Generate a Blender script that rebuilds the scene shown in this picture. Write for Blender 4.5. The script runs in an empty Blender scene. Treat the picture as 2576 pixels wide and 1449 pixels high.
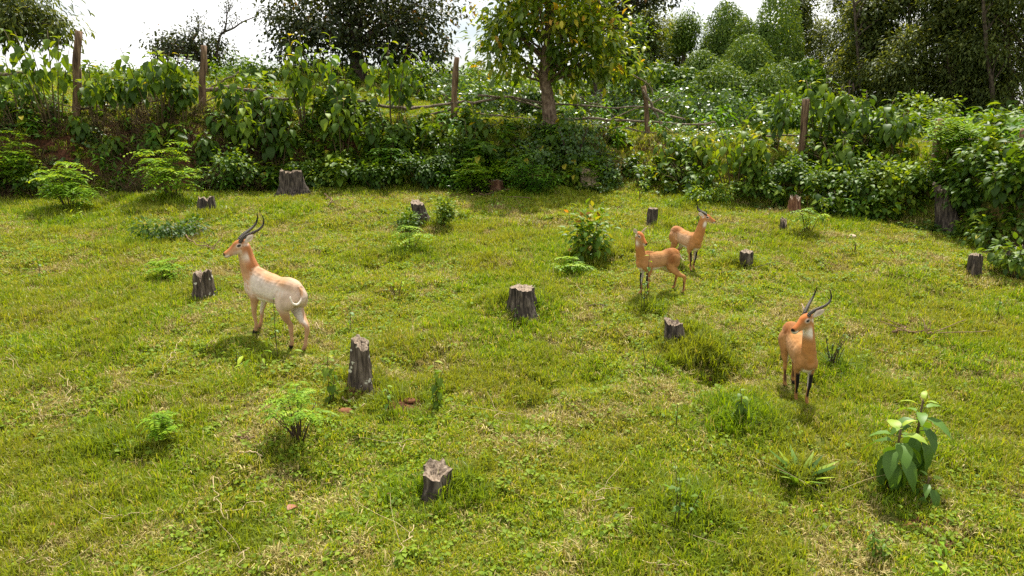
import bpy, math, random
import numpy as np
from mathutils import Vector, kdtree
PI = math.pi
R = math.radians
sc = bpy.context.scene
col = sc.collection

# ------------------------------------------------------------------ camera, sky, sun, exposure
CAM_H, PITCH, FPX, CX, CY = 4.0, R(13.0), 1840.0, 1288.0, 724.5
cam_d = bpy.data.cameras.new("camera")
cam = bpy.data.objects.new("camera", cam_d)
col.objects.link(cam)
cam.location = (0, 0, CAM_H)
cam.rotation_euler = (PI / 2 - PITCH, 0, 0)
cam_d.sensor_width = 36.0
cam_d.lens = 36.0 * FPX / (2 * CX)
cam_d.clip_start = 0.05
cam_d.clip_end = 4000
sc.camera = cam

SUN_EL, SUN_AZ = R(60), R(16)          # ahead of the camera, a little to the right
sun_d = bpy.data.lights.new("sun", 'SUN')
sun_d.energy = 5.0
sun_d.angle = R(0.6)
sun_d.color = (1.0, 0.95, 0.86)
sun = bpy.data.objects.new("sun", sun_d)
sun.rotation_euler = (-(PI / 2 - SUN_EL), 0, -SUN_AZ)
sun.location = (0, 20, 40)
col.objects.link(sun)

world = bpy.data.worlds.new("World")
sc.world = world
world.use_nodes = True
nt = world.node_tree
nt.nodes.clear()
N = nt.nodes.new
out = N('ShaderNodeOutputWorld')
bg = N('ShaderNodeBackground')
sky = N('ShaderNodeTexSky')
sky.sky_type = 'NISHITA'
sky.sun_disc = False
sky.sun_elevation = SUN_EL
sky.sun_rotation = SUN_AZ
sky.air_density = 1.0
sky.dust_density = 2.0
tc = N('ShaderNodeTexCoord')
mp = N('ShaderNodeMapping')
mp.inputs['Scale'].default_value = (1, 1, 2.2)
nz = N('ShaderNodeTexNoise')
nz.inputs['Scale'].default_value = 2.3
nz.inputs['Detail'].default_value = 6
rp = N('ShaderNodeValToRGB')
rp.color_ramp.elements[0].position = 0.36
rp.color_ramp.elements[1].position = 0.56
mx = N('ShaderNodeMix')
mx.data_type = 'RGBA'
mx.inputs['B'].default_value = (11.0, 11.0, 10.9, 1)      # bright thin cloud
nt.links.new(tc.outputs['Generated'], mp.inputs['Vector'])
nt.links.new(mp.outputs['Vector'], nz.inputs['Vector'])
nt.links.new(nz.outputs['Fac'], rp.inputs['Fac'])
nt.links.new(rp.outputs['Color'], mx.inputs['Factor'])
nt.links.new(sky.outputs['Color'], mx.inputs['A'])
nt.links.new(mx.outputs['Result'], bg.inputs['Color'])
bg.inputs['Strength'].default_value = 0.078
nt.links.new(bg.outputs['Background'], out.inputs['Surface'])

sc.view_settings.view_transform = 'Standard'
sc.view_settings.look = 'None'
sc.view_settings.exposure = 0.80
sc.view_settings.gamma = 1.0
sc.cycles.max_bounces = 6
sc.cycles.diffuse_bounces = 3
sc.cycles.glossy_bounces = 2
sc.cycles.transmission_bounces = 4
sc.cycles.transparent_max_bounces = 4
sc.cycles.sample_clamp_indirect = 4.0
sc.cycles.use_denoising = False

# ------------------------------------------------------------------ noise and terrain
def _h(ix, iy, s):
    v = np.sin(ix * 127.1 + iy * 311.7 + s * 74.7) * 43758.5453
    return v - np.floor(v)
def vnoise(x, y, s=0):
    x = np.asarray(x, float); y = np.asarray(y, float)
    ix, iy = np.floor(x), np.floor(y)
    fx, fy = x - ix, y - iy
    fx = fx * fx * (3 - 2 * fx); fy = fy * fy * (3 - 2 * fy)
    a = _h(ix, iy, s); b = _h(ix + 1, iy, s); c = _h(ix, iy + 1, s); d = _h(ix + 1, iy + 1, s)
    return (a * (1 - fx) + b * fx) * (1 - fy) + (c * (1 - fx) + d * fx) * fy
def fbm(x, y, s=0, o=3):
    t, a, n = 0, 0.5, 0
    for k in range(o):
        t = t + a * vnoise(x * 2 ** k + 17 * k, y * 2 ** k - 9 * k, s + k); n += a; a *= 0.5
    return t / n
def sstep(t):
    t = np.clip(t, 0, 1)
    return t * t * (3 - 2 * t)

SLOPE = 0.08
FW = np.array([0, math.cos(PITCH), -math.sin(PITCH)])
UP = np.array([0, math.sin(PITCH), math.cos(PITCH)])
CAMP = np.array([0, 0, CAM_H])
def ray(px, py):
    d = np.array([1.0, 0, 0]) * (px - CX) / FPX + FW - UP * (py - CY) / FPX
    return d
def plane_hit(px, py):
    d = ray(px, py)
    t = (0 - CAM_H) / (d[2] - SLOPE * d[1])
    return CAMP + d * t
def at_depth(px, py, y):
    d = ray(px, py)
    return CAMP + d * (y / d[1])
def project(P):
    P = np.asarray(P, float) - CAMP
    dep = P @ FW
    return CX + FPX * P[..., 0] / dep, CY - FPX * (P @ UP) / dep, dep

_b = [plane_hit(a, b) for a, b in [(-300, 515), (0, 505), (400, 492), (700, 478), (1000, 482), (1400, 484), (1600, 484),
                                   (1750, 505), (1900, 522), (2100, 545), (2300, 575), (2450, 605), (2600, 650), (2800, 720)]]
BX = np.array([p[0] for p in _b]); BY = np.array([p[1] for p in _b])
def yb(x): return np.interp(x, BX, BY)
# height of the bank's top, read off the fence posts' feet
_t = []
for a, b in [(-300, 300), (190, 288), (508, 268), (830, 288), (1145, 312), (1400, 326), (1630, 342), (2020, 384), (2360, 396), (2700, 400)]:
    x0 = at_depth(a, b, 25.0)[0]
    p = at_depth(a, b, float(yb(x0)) + 3.6)
    _t.append((p[0], p[2]))
TX = np.array([p[0] for p in _t]); TZ = np.array([p[1] for p in _t])
def wbank(x):
    return 2.6 + 2.2 * np.exp(-((x - 4.2) / 1.3) ** 2) + 1.5 * sstep((x - 6) / 4)
BUMPS = []
def Z0(x, y):
    x = np.asarray(x, float); y = np.asarray(y, float)
    yy = yb(x)
    m = SLOPE * np.minimum(y, yy) + 0.0
    m = m + (fbm(x * 0.35, y * 0.35, 3) - 0.5) * 0.35 * sstep((y - 4) / 4) * sstep((yy - y) / 3)
    m = m + (fbm(x * 1.3, y * 1.3, 5, 3) - 0.5) * 0.20 + (fbm(x * 3.7, y * 3.7, 6, 2) - 0.5) * 0.10
    t = (y - yy) / wbank(x)
    top = np.interp(x, TX, TZ)
    z = m + (top - SLOPE * yy) * sstep(t)
    over = np.maximum(0, y - yy - wbank(x))
    z = z + (0.115 - 0.09 * sstep((x - 6.5) / 6)) * np.minimum(over, 22) - 0.004 * np.maximum(0, over - 22)
    z = z + (fbm(x * 0.9, y * 0.9, 9, 3) - 0.5) * 0.5 * np.exp(-((t - 0.5) / 0.5) ** 2)
    return z
def Z(x, y):
    z = Z0(x, y)
    for bx, by, br, bh in BUMPS:
        z = z + bh * np.exp(-((np.asarray(x) - bx) ** 2 + (np.asarray(y) - by) ** 2) / (br * br))
    return z
_TS = np.concatenate([np.linspace(3.5, 30, 1600), np.linspace(30.1, 90, 700)])
def gp(px, py):
    """the point of the ground seen at a place of the photograph"""
    d = ray(px, py)
    P = CAMP + _TS[:, None] * d
    below = np.nonzero(P[:, 2] < Z(P[:, 0], P[:, 1]))[0]
    if len(below) == 0:
        return at_depth(px, py, 45.0)
    p = P[below[0]].copy()
    p[2] = float(Z(p[0], p[1]))
    return p
for a, b, r_, h_ in [(640, 815, .55, .09), (755, 890, .5, -.04), (295, 782, .38, -.22), (1790, 940, .38, -.36), (1725, 865, .45, .20), (945, 663, .3, -.22), (835, 636, .28, -.16), (1120, 590, .3, -.14), (2290, 845, .35, -.10), (600, 1330, .3, -.1), (1500, 955, .3, -.1), (2060, 1000, .3, -.08), (1060, 915, .4, -.12), (430, 690, .35, -.1), (1330, 1010, .3, -.1), (820, 1215, .3, -.1), (1850, 790, .3, -.1), (1120, 1215, .3, .06),
                     (1100, 570, .4, .12), (900, 985, .35, .07), (1320, 780, .5, .08), (2285, 835, .4, .06), (2240, 1240, .5, .08), (1470, 660, .6, .12),
                     (400, 510, .8, .1), (180, 540, .8, .1), (730, 1120, .6, .07), (1840, 1090, .6, .08), (1720, 1300, .6, .08)]:
    p = plane_hit(a, b)
    BUMPS.append((p[0], p[1], r_, h_))

# ------------------------------------------------------------------ materials
def lin(r, g, b):
    f = lambda c: (c / 255 / 12.92) if c <= 10 else ((c / 255 + 0.055) / 1.055) ** 2.4
    return (f(r), f(g), f(b), 1)
def _mat(name):
    m = bpy.data.materials.new(name)
    m.use_nodes = True
    t = m.node_tree
    t.nodes.clear()
    o = t.nodes.new('ShaderNodeOutputMaterial')
    return m, t, o
def _ramp(t, cols):
    r = t.nodes.new('ShaderNodeValToRGB')
    e = r.color_ramp.elements
    while len(e) < len(cols): e.new(0.5)
    for k, (p, c) in enumerate(cols):
        e[k].position = p; e[k].color = c
    return r
def _noise(t, scale, detail=3, world=False, vec=None):
    n = t.nodes.new('ShaderNodeTexNoise')
    n.inputs['Scale'].default_value = scale
    n.inputs['Detail'].default_value = detail
    if vec is not None: t.links.new(vec, n.inputs['Vector'])
    elif world:
        g = t.nodes.new('ShaderNodeNewGeometry')
        t.links.new(g.outputs['Position'], n.inputs['Vector'])
    else:
        g = t.nodes.new('ShaderNodeTexCoord')
        t.links.new(g.outputs['Object'], n.inputs['Vector'])
    return n
def leaf_mat(name, cols, trans=0.38, rough=0.42, tcol=(1.35, 1.25, 0.45), spec=0.5, patch=None, patch_scale=0.35, patch_amt=0.0):
    """two-sided leaf: colour by each leaf's own tint, light shining through it"""
    m, t, o = _mat(name)
    a = t.nodes.new('ShaderNodeAttribute'); a.attribute_name = 'tint'
    r = _ramp(t, cols)
    t.links.new(a.outputs['Fac'], r.inputs['Fac'])
    c = r.outputs['Color']
    if patch:
        n = _noise(t, patch_scale, 4, world=True)
        rr = _ramp(t, [(0.40, (0, 0, 0, 1)), (0.62, (patch_amt,) * 3 + (1,))])
        t.links.new(n.outputs['Fac'], rr.inputs['Fac'])
        mxx = t.nodes.new('ShaderNodeMix'); mxx.data_type = 'RGBA'
        t.links.new(rr.outputs['Color'], mxx.inputs['Factor'])
        t.links.new(c, mxx.inputs['A']); mxx.inputs['B'].default_value = patch
        c = mxx.outputs['Result']
    p = t.nodes.new('ShaderNodeBsdfPrincipled')
    p.inputs['Roughness'].default_value = rough
    p.inputs['Specular IOR Level'].default_value = spec
    t.links.new(c, p.inputs['Base Color'])
    tr = t.nodes.new('ShaderNodeBsdfTranslucent')
    mul = t.nodes.new('ShaderNodeMix'); mul.data_type = 'RGBA'; mul.blend_type = 'MULTIPLY'
    mul.inputs['Factor'].default_value = 1.0
    t.links.new(c, mul.inputs['A']); mul.inputs['B'].default_value = tcol + (1,)
    t.links.new(mul.outputs['Result'], tr.inputs['Color'])
    ms = t.nodes.new('ShaderNodeMixShader'); ms.inputs['Fac'].default_value = trans
    t.links.new(p.outputs['BSDF'], ms.inputs[1]); t.links.new(tr.outputs['BSDF'], ms.inputs[2])
    t.links.new(ms.outputs['Shader'], o.inputs['Surface'])
    return m
def bark_mat(name, c1, c2, c3, scale=9.0, stretch=0.22, bump=0.6, lichen=None, lichen_lo=0.60):
    m, t, o = _mat(name)
    tcn = t.nodes.new('ShaderNodeTexCoord')
    mpn = t.nodes.new('ShaderNodeMapping'); mpn.inputs['Scale'].default_value = (1, 1, stretch)
    t.links.new(tcn.outputs['Object'], mpn.inputs['Vector'])
    n = _noise(t, scale * 3, 6, vec=mpn.outputs['Vector'])
    r = _ramp(t, [(0.3, c1), (0.5, c2), (0.72, c3)])
    t.links.new(n.outputs['Fac'], r.inputs['Fac'])
    c = r.outputs['Color']
    if lichen:
        n2 = _noise(t, 7.0, 3)
        r2 = _ramp(t, [(lichen_lo, (0, 0, 0, 1)), (lichen_lo + 0.03, (1, 1, 1, 1))])
        t.links.new(n2.outputs['Fac'], r2.inputs['Fac'])
        mxx = t.nodes.new('ShaderNodeMix'); mxx.data_type = 'RGBA'
        t.links.new(r2.outputs['Color'], mxx.inputs['Factor'])
        t.links.new(c, mxx.inputs['A']); mxx.inputs['B'].default_value = lichen
        c = mxx.outputs['Result']
    p = t.nodes.new('ShaderNodeBsdfPrincipled')
    p.inputs['Roughness'].default_value = 0.85
    p.inputs['Specular IOR Level'].default_value = 0.25
    t.links.new(c, p.inputs['Base Color'])
    b = t.nodes.new('ShaderNodeBump'); b.inputs['Strength'].default_value = bump; b.inputs['Distance'].default_value = 0.03
    t.links.new(n.outputs['Fac'], b.inputs['Height'])
    t.links.new(b.outputs['Normal'], p.inputs['Normal'])
    t.links.new(p.outputs['BSDF'], o.inputs['Surface'])
    return m
def plain_mat(name, c, rough=0.6, spec=0.4, noise=0.0, scale=30):
    m, t, o = _mat(name)
    p = t.nodes.new('ShaderNodeBsdfPrincipled')
    p.inputs['Roughness'].default_value = rough
    p.inputs['Specular IOR Level'].default_value = spec
    n = _noise(t, scale, 4)
    lo = tuple(v * (1 - noise) for v in c[:3]) + (1,); hi = tuple(min(1, v * (1 + noise)) for v in c[:3]) + (1,)
    r = _ramp(t, [(0.3, lo), (0.7, hi)])
    t.links.new(n.outputs['Fac'], r.inputs['Fac'])
    t.links.new(r.outputs['Color'], p.inputs['Base Color'])
    t.links.new(p.outputs['BSDF'], o.inputs['Surface'])
    return m
def ground_mat():
    m, t, o = _mat('meadow_soil')
    a = t.nodes.new('ShaderNodeAttribute'); a.attribute_name = 'bare'
    n = _noise(t, 1.6, 8, world=True)
    n2 = _noise(t, 14.0, 6, world=True)
    g = _ramp(t, [(0.3, lin(58, 70, 22)), (0.5, lin(84, 92, 34)), (0.7, lin(112, 104, 52))])
    s = _ramp(t, [(0.3, lin(44, 32, 22)), (0.55, lin(92, 60, 41)), (0.75, lin(140, 98, 70))])
    t.links.new(n2.outputs['Fac'], g.inputs['Fac']); t.links.new(n2.outputs['Fac'], s.inputs['Fac'])
    ad = t.nodes.new('ShaderNodeMath'); ad.operation = 'ADD'
    sub = t.nodes.new('ShaderNodeMath'); sub.operation = 'MULTIPLY_ADD'
    t.links.new(n.outputs['Fac'], sub.inputs[0]); sub.inputs[1].default_value = 0.9; sub.inputs[2].default_value = -0.45
    t.links.new(a.outputs['Fac'], ad.inputs[0]); t.links.new(sub.outputs[0], ad.inputs[1])
    r = _ramp(t, [(0.35, (0, 0, 0, 1)), (0.6, (1, 1, 1, 1))])
    t.links.new(ad.outputs[0], r.inputs['Fac'])
    mxx = t.nodes.new('ShaderNodeMix'); mxx.data_type = 'RGBA'
    t.links.new(r.outputs['Color'], mxx.inputs['Factor'])
    t.links.new(g.outputs['Color'], mxx.inputs['A']); t.links.new(s.outputs['Color'], mxx.inputs['B'])
    p = t.nodes.new('ShaderNodeBsdfPrincipled'); p.inputs['Roughness'].default_value = 0.95
    p.inputs['Specular IOR Level'].default_value = 0.1
    t.links.new(mxx.outputs['Result'], p.inputs['Base Color'])
    b = t.nodes.new('ShaderNodeBump'); b.inputs['Strength'].default_value = 0.8; b.inputs['Distance'].default_value = 0.04
    t.links.new(n2.outputs['Fac'], b.inputs['Height']); t.links.new(b.outputs['Normal'], p.inputs['Normal'])
    t.links.new(p.outputs['BSDF'], o.inputs['Surface'])
    return m
def coat_mat():
    m, t, o = _mat('short_fur')
    a = t.nodes.new('ShaderNodeAttribute'); a.attribute_name = 'coat'
    tcn = t.nodes.new('ShaderNodeTexCoord')
    mpn = t.nodes.new('ShaderNodeMapping'); mpn.inputs['Scale'].default_value = (22, 60, 60)
    t.links.new(tcn.outputs['Object'], mpn.inputs['Vector'])
    n = _noise(t, 2.2, 5, vec=mpn.outputs['Vector'])
    n2 = _noise(t, 8.0, 5)
    r = _ramp(t, [(0.25, (0.86, 0.84, 0.82, 1)), (0.75, (1.10, 1.10, 1.10, 1))])
    t.links.new(n.outputs['Fac'], r.inputs['Fac'])
    r2 = _ramp(t, [(0.3, (0.80, 0.78, 0.76, 1)), (0.7, (1.12, 1.12, 1.12, 1))])
    t.links.new(n2.outputs['Fac'], r2.inputs['Fac'])
    m1 = t.nodes.new('ShaderNodeMix'); m1.data_type = 'RGBA'; m1.blend_type = 'MULTIPLY'; m1.inputs['Factor'].default_value = 1
    m2 = t.nodes.new('ShaderNodeMix'); m2.data_type = 'RGBA'; m2.blend_type = 'MULTIPLY'; m2.inputs['Factor'].default_value = 1
    t.links.new(a.outputs['Color'], m1.inputs['A']); t.links.new(r.outputs['Color'], m1.inputs['B'])
    t.links.new(m1.outputs['Result'], m2.inputs['A']); t.links.new(r2.outputs['Color'], m2.inputs['B'])
    p = t.nodes.new('ShaderNodeBsdfPrincipled')
    p.inputs['Roughness'].default_value = 0.8
    p.inputs['Specular IOR Level'].default_value = 0.12
    p.inputs['Sheen Weight'].default_value = 0.05
    p.inputs['Sheen Roughness'].default_value = 0.4
    t.links.new(m2.outputs['Result'], p.inputs['Base Color'])
    b = t.nodes.new('ShaderNodeBump'); b.inputs['Strength'].default_value = 0.10; b.inputs['Distance'].default_value = 0.004
    t.links.new(n.outputs['Fac'], b.inputs['Height']); t.links.new(b.outputs['Normal'], p.inputs['Normal'])
    t.links.new(p.outputs['BSDF'], o.inputs['Surface'])
    return m

M = {}
M['ground'] = ground_mat()
M['grass'] = leaf_mat('grass_blade', [(0.0, lin(84, 112, 14)), (0.45, lin(128, 156, 20)), (0.75, lin(158, 174, 32)), (0.9, lin(172, 172, 64)), (1.0, lin(196, 176, 116))], .45, .5, (1.25, 1.15, 0.40), .35, lin(150, 144, 52), 0.7, 0.5)
M['straw'] = leaf_mat('dry_grass', [(0, lin(122, 108, 56)), (1, lin(200, 186, 120))], trans=0.25, rough=0.6, tcol=(1.1, 1.0, 0.7), spec=0.3)
M['weed'] = leaf_mat('low_weed', [(0, lin(84, 110, 26)), (1, lin(138, 162, 40))], .42, .6, (1.5, 1.25, .32), .2)
M['broad'] = leaf_mat('broad_leaf', [(0, lin(58, 84, 24)), (0.5, lin(88, 116, 30)), (0.85, lin(134, 156, 44)), (1, lin(178, 166, 52))], .42, .5, (1.5, 1.25, .32), .25)
M['bush'] = leaf_mat('bush_leaf', [(0, lin(52, 80, 22)), (0.55, lin(82, 114, 28)), (1, lin(130, 152, 42))], .42, .5, (1.5, 1.25, .32), .25)
M['pinnate'] = leaf_mat('feathered_leaf', [(0, lin(84, 122, 22)), (0.6, lin(122, 160, 30)), (1, lin(170, 190, 50))], .45, .5, (1.5, 1.25, .32), .2)
M['deep_pinnate'] = leaf_mat('deep_feathered_leaf', [(0, lin(58, 96, 24)), (0.6, lin(88, 132, 30)), (1, lin(126, 160, 46))], .42, .5, (1.5, 1.25, .32), .2)
M['ivy'] = leaf_mat('glossy_vine_leaf', [(0, lin(52, 80, 32)), (0.6, lin(80, 110, 44)), (1, lin(116, 140, 66))], .34, .36, (1.5, 1.25, .32), .5)
M['dark'] = leaf_mat('dark_tree_leaf', [(0, lin(42, 54, 28)), (0.6, lin(64, 76, 38)), (0.9, lin(96, 100, 50)), (1, lin(132, 98, 48))], .32, .45, (1.5, 1.25, .32), .3)
M['dusky'] = leaf_mat('dusky_tree_leaf', [(0, lin(62, 76, 38)), (0.6, lin(96, 110, 52)), (1, lin(138, 144, 74))], .46, .5, (1.5, 1.25, .32), .2)
M['mango'] = leaf_mat('yellowing_tree_leaf', [(0, lin(72, 96, 24)), (0.45, lin(112, 134, 30)), (0.75, lin(162, 166, 38)), (0.97, lin(190, 176, 44)), (1, lin(186, 144, 48))], .42, .36, (1.2, 1.2, .36), .4)
M['bamboo'] = leaf_mat('feathery_leaf', [(0, lin(66, 92, 32)), (0.6, lin(98, 126, 42)), (1, lin(142, 160, 60))], .38, .5, (1.5, 1.25, .32), .2)
M['tobacco'] = leaf_mat('large_leaf', [(0, lin(66, 98, 38)), (0.6, lin(102, 138, 48)), (1, lin(172, 190, 58))], .40, .48, (1.5, 1.25, .32), .3)
M['redtip'] = leaf_mat('red_tipped_leaf', [(0, lin(66, 98, 26)), (0.7, lin(104, 136, 34)), (0.95, lin(150, 150, 48)), (1, lin(176, 126, 60))], .38, .5, (1.5, 1.25, .32), .25)
M['litter'] = leaf_mat('dark_litter', [(0, lin(52, 42, 32)), (1, lin(112, 92, 64))], trans=0.12, rough=0.7, tcol=(1.1, 1.0, .7), spec=.15)
M['dead'] = leaf_mat('dead_leaf', [(0, lin(104, 58, 38)), (1, lin(160, 104, 72))], trans=0.2, rough=0.6)
M['stem'] = plain_mat('green_brown_stem', lin(88, 74, 46), 0.7, 0.3, 0.35)
M['darkstem'] = plain_mat('dark_stem', lin(66, 52, 40), 0.7, 0.3, 0.35)
M['trunk'] = bark_mat('trunk_bark', lin(60, 46, 36), lin(112, 92, 74), lin(146, 126, 106), 4, 0.5)
M['darktrunk'] = bark_mat('dark_trunk_bark', lin(44, 36, 30), lin(78, 66, 54), lin(104, 92, 78), 4, 0.5)
M['post'] = bark_mat('weathered_post', lin(64, 48, 36), lin(112, 88, 66), lin(152, 126, 98), 5, 0.12)
M['rail'] = bark_mat('weathered_branch', lin(66, 54, 44), lin(110, 95, 78), lin(150, 136, 116), 6, 1.0)
M['stump'] = bark_mat('weathered_stump', lin(28, 24, 21), lin(70, 61, 53), lin(122, 110, 97), 8, 0.16, 1.0)
M['stump_lichen'] = bark_mat('lichened_stump', lin(32, 27, 23), lin(78, 67, 56), lin(126, 113, 98), 8, 0.16, 1.0, lichen=lin(196, 192, 172), lichen_lo=0.61)
M['stump_pale'] = bark_mat('pale_split_stump', lin(92, 76, 58), lin(160, 138, 112), lin(196, 178, 152), 8, 0.14, 0.9)
M['stump_red'] = bark_mat('red_brown_stump', lin(60, 38, 28), lin(116, 78, 56), lin(156, 120, 92), 8, 0.14, 1.0)
M['cut'] = bark_mat('weathered_cut_wood', lin(84, 70, 57), lin(130, 114, 96), lin(162, 146, 127), 10, 1.0, 0.5)
M['twig'] = plain_mat('dry_twig', lin(122, 98, 74), 0.8, 0.2, 0.3)
M['vine'] = plain_mat('pale_dry_stem', lin(180, 160, 120), 0.7, 0.3, 0.2)
M['stone'] = plain_mat('pale_stone', lin(206, 186, 160), 0.8, 0.2, 0.2, 12)
M['soil'] = plain_mat('red_earth', lin(122, 84, 58), 0.95, 0.1, 0.35, 24)
M['coat'] = coat_mat()
M['eye'] = plain_mat('dark_eye', (0.010, 0.008, 0.007, 1), 0.25, 0.3)

# ------------------------------------------------------------------ mesh helpers
class MB:
    def __init__(s):
        s.V, s.Q, s.T, s.tint, s.n = [], [], [], [], 0
    def add(s, V, Q=None, T=None, tint=0.5):
        V = np.asarray(V, float).reshape(-1, 3)
        s.V.append(V)
        if Q is not None and len(Q): s.Q.append(np.asarray(Q, np.int64).reshape(-1, 4) + s.n)
        if T is not None and len(T): s.T.append(np.asarray(T, np.int64).reshape(-1, 3) + s.n)
        s.tint.append(np.broadcast_to(np.asarray(tint, float), (len(V),)))
        s.n += len(V)
    def mesh(s, name, mat, smooth=True):
        me = bpy.data.meshes.new(name)
        V = np.concatenate(s.V) if s.V else np.zeros((0, 3))
        Q = np.concatenate(s.Q) if s.Q else np.zeros((0, 4), np.int64)
        T = np.concatenate(s.T) if s.T else np.zeros((0, 3), np.int64)
        lp = np.concatenate([Q.ravel(), T.ravel()]).astype(np.int32)
        st = np.concatenate([np.arange(len(Q)) * 4, len(Q) * 4 + np.arange(len(T)) * 3]).astype(np.int32)
        me.vertices.add(len(V)); me.vertices.foreach_set('co', V.astype(np.float32).ravel())
        me.loops.add(len(lp)); me.loops.foreach_set('vertex_index', lp)
        me.polygons.add(len(st)); me.polygons.foreach_set('loop_start', st)
        me.update(calc_edges=True)
        if smooth: me.polygons.foreach_set('use_smooth', np.ones(len(st), bool))
        a = me.attributes.new('tint', 'FLOAT', 'POINT')
        a.data.foreach_set('value', np.concatenate(s.tint).astype(np.float32) if s.tint else np.zeros(0, np.float32))
        if mat: me.materials.append(mat)
        return me
    def build(s, name, mat, parent=None, smooth=True):
        o = bpy.data.objects.new(name, s.mesh(name, mat, smooth))
        col.objects.link(o)
        if parent: o.parent = parent
        return o
def nrm(v):
    v = np.asarray(v, float)
    return v / np.maximum(np.linalg.norm(v, axis=-1, keepdims=True), 1e-9)
def tag(o, label=None, cat=None, group=None, kind=None):
    if label: o['label'] = label
    if cat: o['category'] = cat
    if group: o['group'] = group
    if kind: o['kind'] = kind
    return o
def thing(name, loc, label, cat, group=None, rz=0):
    o = bpy.data.objects.new(name, None)
    o.empty_display_size = 0.2
    col.objects.link(o)
    o.location = loc
    o.rotation_euler = (0, 0, rz)
    return tag(o, label, cat, group)
def catmull(P, n=4):
    P = np.asarray(P, float)
    if len(P) < 3: 
        t = np.linspace(0, 1, n + 1)[:, None]
        return P[0] * (1 - t) + P[-1] * t
    Q = np.vstack([2 * P[0] - P[1], P, 2 * P[-1] - P[-2]])
    o = []
    for i in range(1, len(Q) - 2):
        for k in range(n):
            t = k / n
            a, b, c, d = Q[i - 1], Q[i], Q[i + 1], Q[i + 2]
            o.append(0.5 * (2 * b + (c - a) * t + (2 * a - 5 * b + 4 * c - d) * t * t + (3 * b - a - 3 * c + d) * t ** 3))
    o.append(P[-1])
    return np.array(o)
def tube(mb, P, rad, seg=6, tint=0.5, jit=0.0, rng=None, cap=True):
    P = np.asarray(P, float)
    n = len(P)
    rad = np.broadcast_to(np.asarray(rad, float), (n,))
    Tn = nrm(np.gradient(P, axis=0))
    ref = np.array([0, 0, 1.0]) if abs(Tn[0][2]) < 0.9 else np.array([1.0, 0, 0])
    a = np.linspace(0, 2 * PI, seg, endpoint=False)
    V = []
    u = nrm(np.cross(ref, Tn[0]))
    for i in range(n):
        u = nrm(u - Tn[i] * (u @ Tn[i]))
        w = np.cross(Tn[i], u)
        rr = rad[i] * (1 + (jit * (rng.random(seg) - 0.5) * 2 if jit else 0))
        V.append(P[i] + (np.cos(a) * rr)[:, None] * u + (np.sin(a) * rr)[:, None] * w)
    V = np.concatenate(V)
    i = np.arange(n - 1)[:, None] * seg; k = np.arange(seg)[None]
    k2 = (k + 1) % seg
    Q = np.stack([i + k, i + k2, i + seg + k2, i + seg + k], -1).reshape(-1, 4)
    T = None
    if cap:
        V = np.vstack([V, P[0], P[-1]])
        kk = np.arange(seg); k3 = (kk + 1) % seg
        e = (n - 1) * seg
        T = np.vstack([np.stack([k3, kk, np.full(seg, n * seg)], -1), np.stack([e + kk, e + k3, np.full(seg, n * seg + 1)], -1)])
    mb.add(V, Q, T, tint)
def leaf_template(nl=3, w=0.45, fold=0.25, droop=0.25, shape='ovate', wavy=0.0):
    """unit leaf along +Y: 3 columns (edge, midrib, edge)"""
    V, Q = [], []
    for i in range(nl + 1):
        t = i / nl
        if shape == 'ovate': ww = w * 0.5 * (math.sin(PI * t ** 0.75)) ** 0.8 if 0 < t < 1 else (0.03 * w if t == 0 else 0.0)
        else: ww = w * 0.5 * (math.sin(PI * t)) ** 0.9 if 0 < t < 1 else 0.02 * w
        dz = -droop * t * t
        yv = t * (1 - 0.25 * droop * t)
        wv = wavy * math.sin(i * 2.4) * w
        V += [(-ww, yv, dz + fold * ww + wv), (0, yv, dz), (ww, yv, dz + fold * ww - wv)]
    for i in range(nl):
        b = i * 3
        Q += [(b, b + 1, b + 4, b + 3), (b + 1, b + 2, b + 5, b + 4)]
    return np.array(V), np.array(Q)
LT = {
    'ov4': leaf_template(4, 0.55, 0.25, 0.45), 'ov3': leaf_template(3, 0.6, 0.3, 0.3), 'ov2': leaf_template(2, 0.62, 0.3, 0.2),
    'lan3': leaf_template(3, 0.3, 0.3, 0.35, 'lance'), 'lan3w': leaf_template(3, 0.42, 0.3, 0.3, 'lance'), 'lan2': leaf_template(2, 0.34, 0.3, 0.2, 'lance'), 'heart': leaf_template(2, 0.9, 0.25, 0.15),
    'blade': leaf_template(2, 0.10, 0.3, 0.4, 'lance'), 'big': leaf_template(8, 0.46, 0.22, 0.50, 'ovate', 0.035), 'let': leaf_template(2, 0.42, 0.15, 0.1, 'lance'),
}
def add_leaves(mb, tpl, P, D, U, L, tint, ws=1.0):
    V, Q = LT[tpl]
    P = np.asarray(P, float); n = len(P)
    if n == 0: return
    D = nrm(D); U = np.broadcast_to(np.asarray(U, float), P.shape)
    Zv = U - D * np.sum(U * D, -1, keepdims=True)
    bad = np.linalg.norm(Zv, axis=-1) < 1e-3
    if bad.any(): Zv[bad] = np.cross(D[bad], [1, 0.3, 0])
    Zv = nrm(Zv); X = np.cross(D, Zv)
    L = np.broadcast_to(np.asarray(L, float), (n,)); ws = np.broadcast_to(np.asarray(ws, float), (n,))
    A = P[:, None] + L[:, None, None] * (V[None, :, 0:1] * ws[:, None, None] * X[:, None] + V[None, :, 1:2] * D[:, None] + V[None, :, 2:3] * Zv[:, None])
    F = Q[None] + (np.arange(n) * len(V))[:, None, None]
    mb.add(A.reshape(-1, 3), F.reshape(-1, 4), None, np.repeat(np.broadcast_to(tint, (n,)), len(V)))
def rdir(rng, n):
    return nrm(rng.normal(size=(n, 3)))

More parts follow.
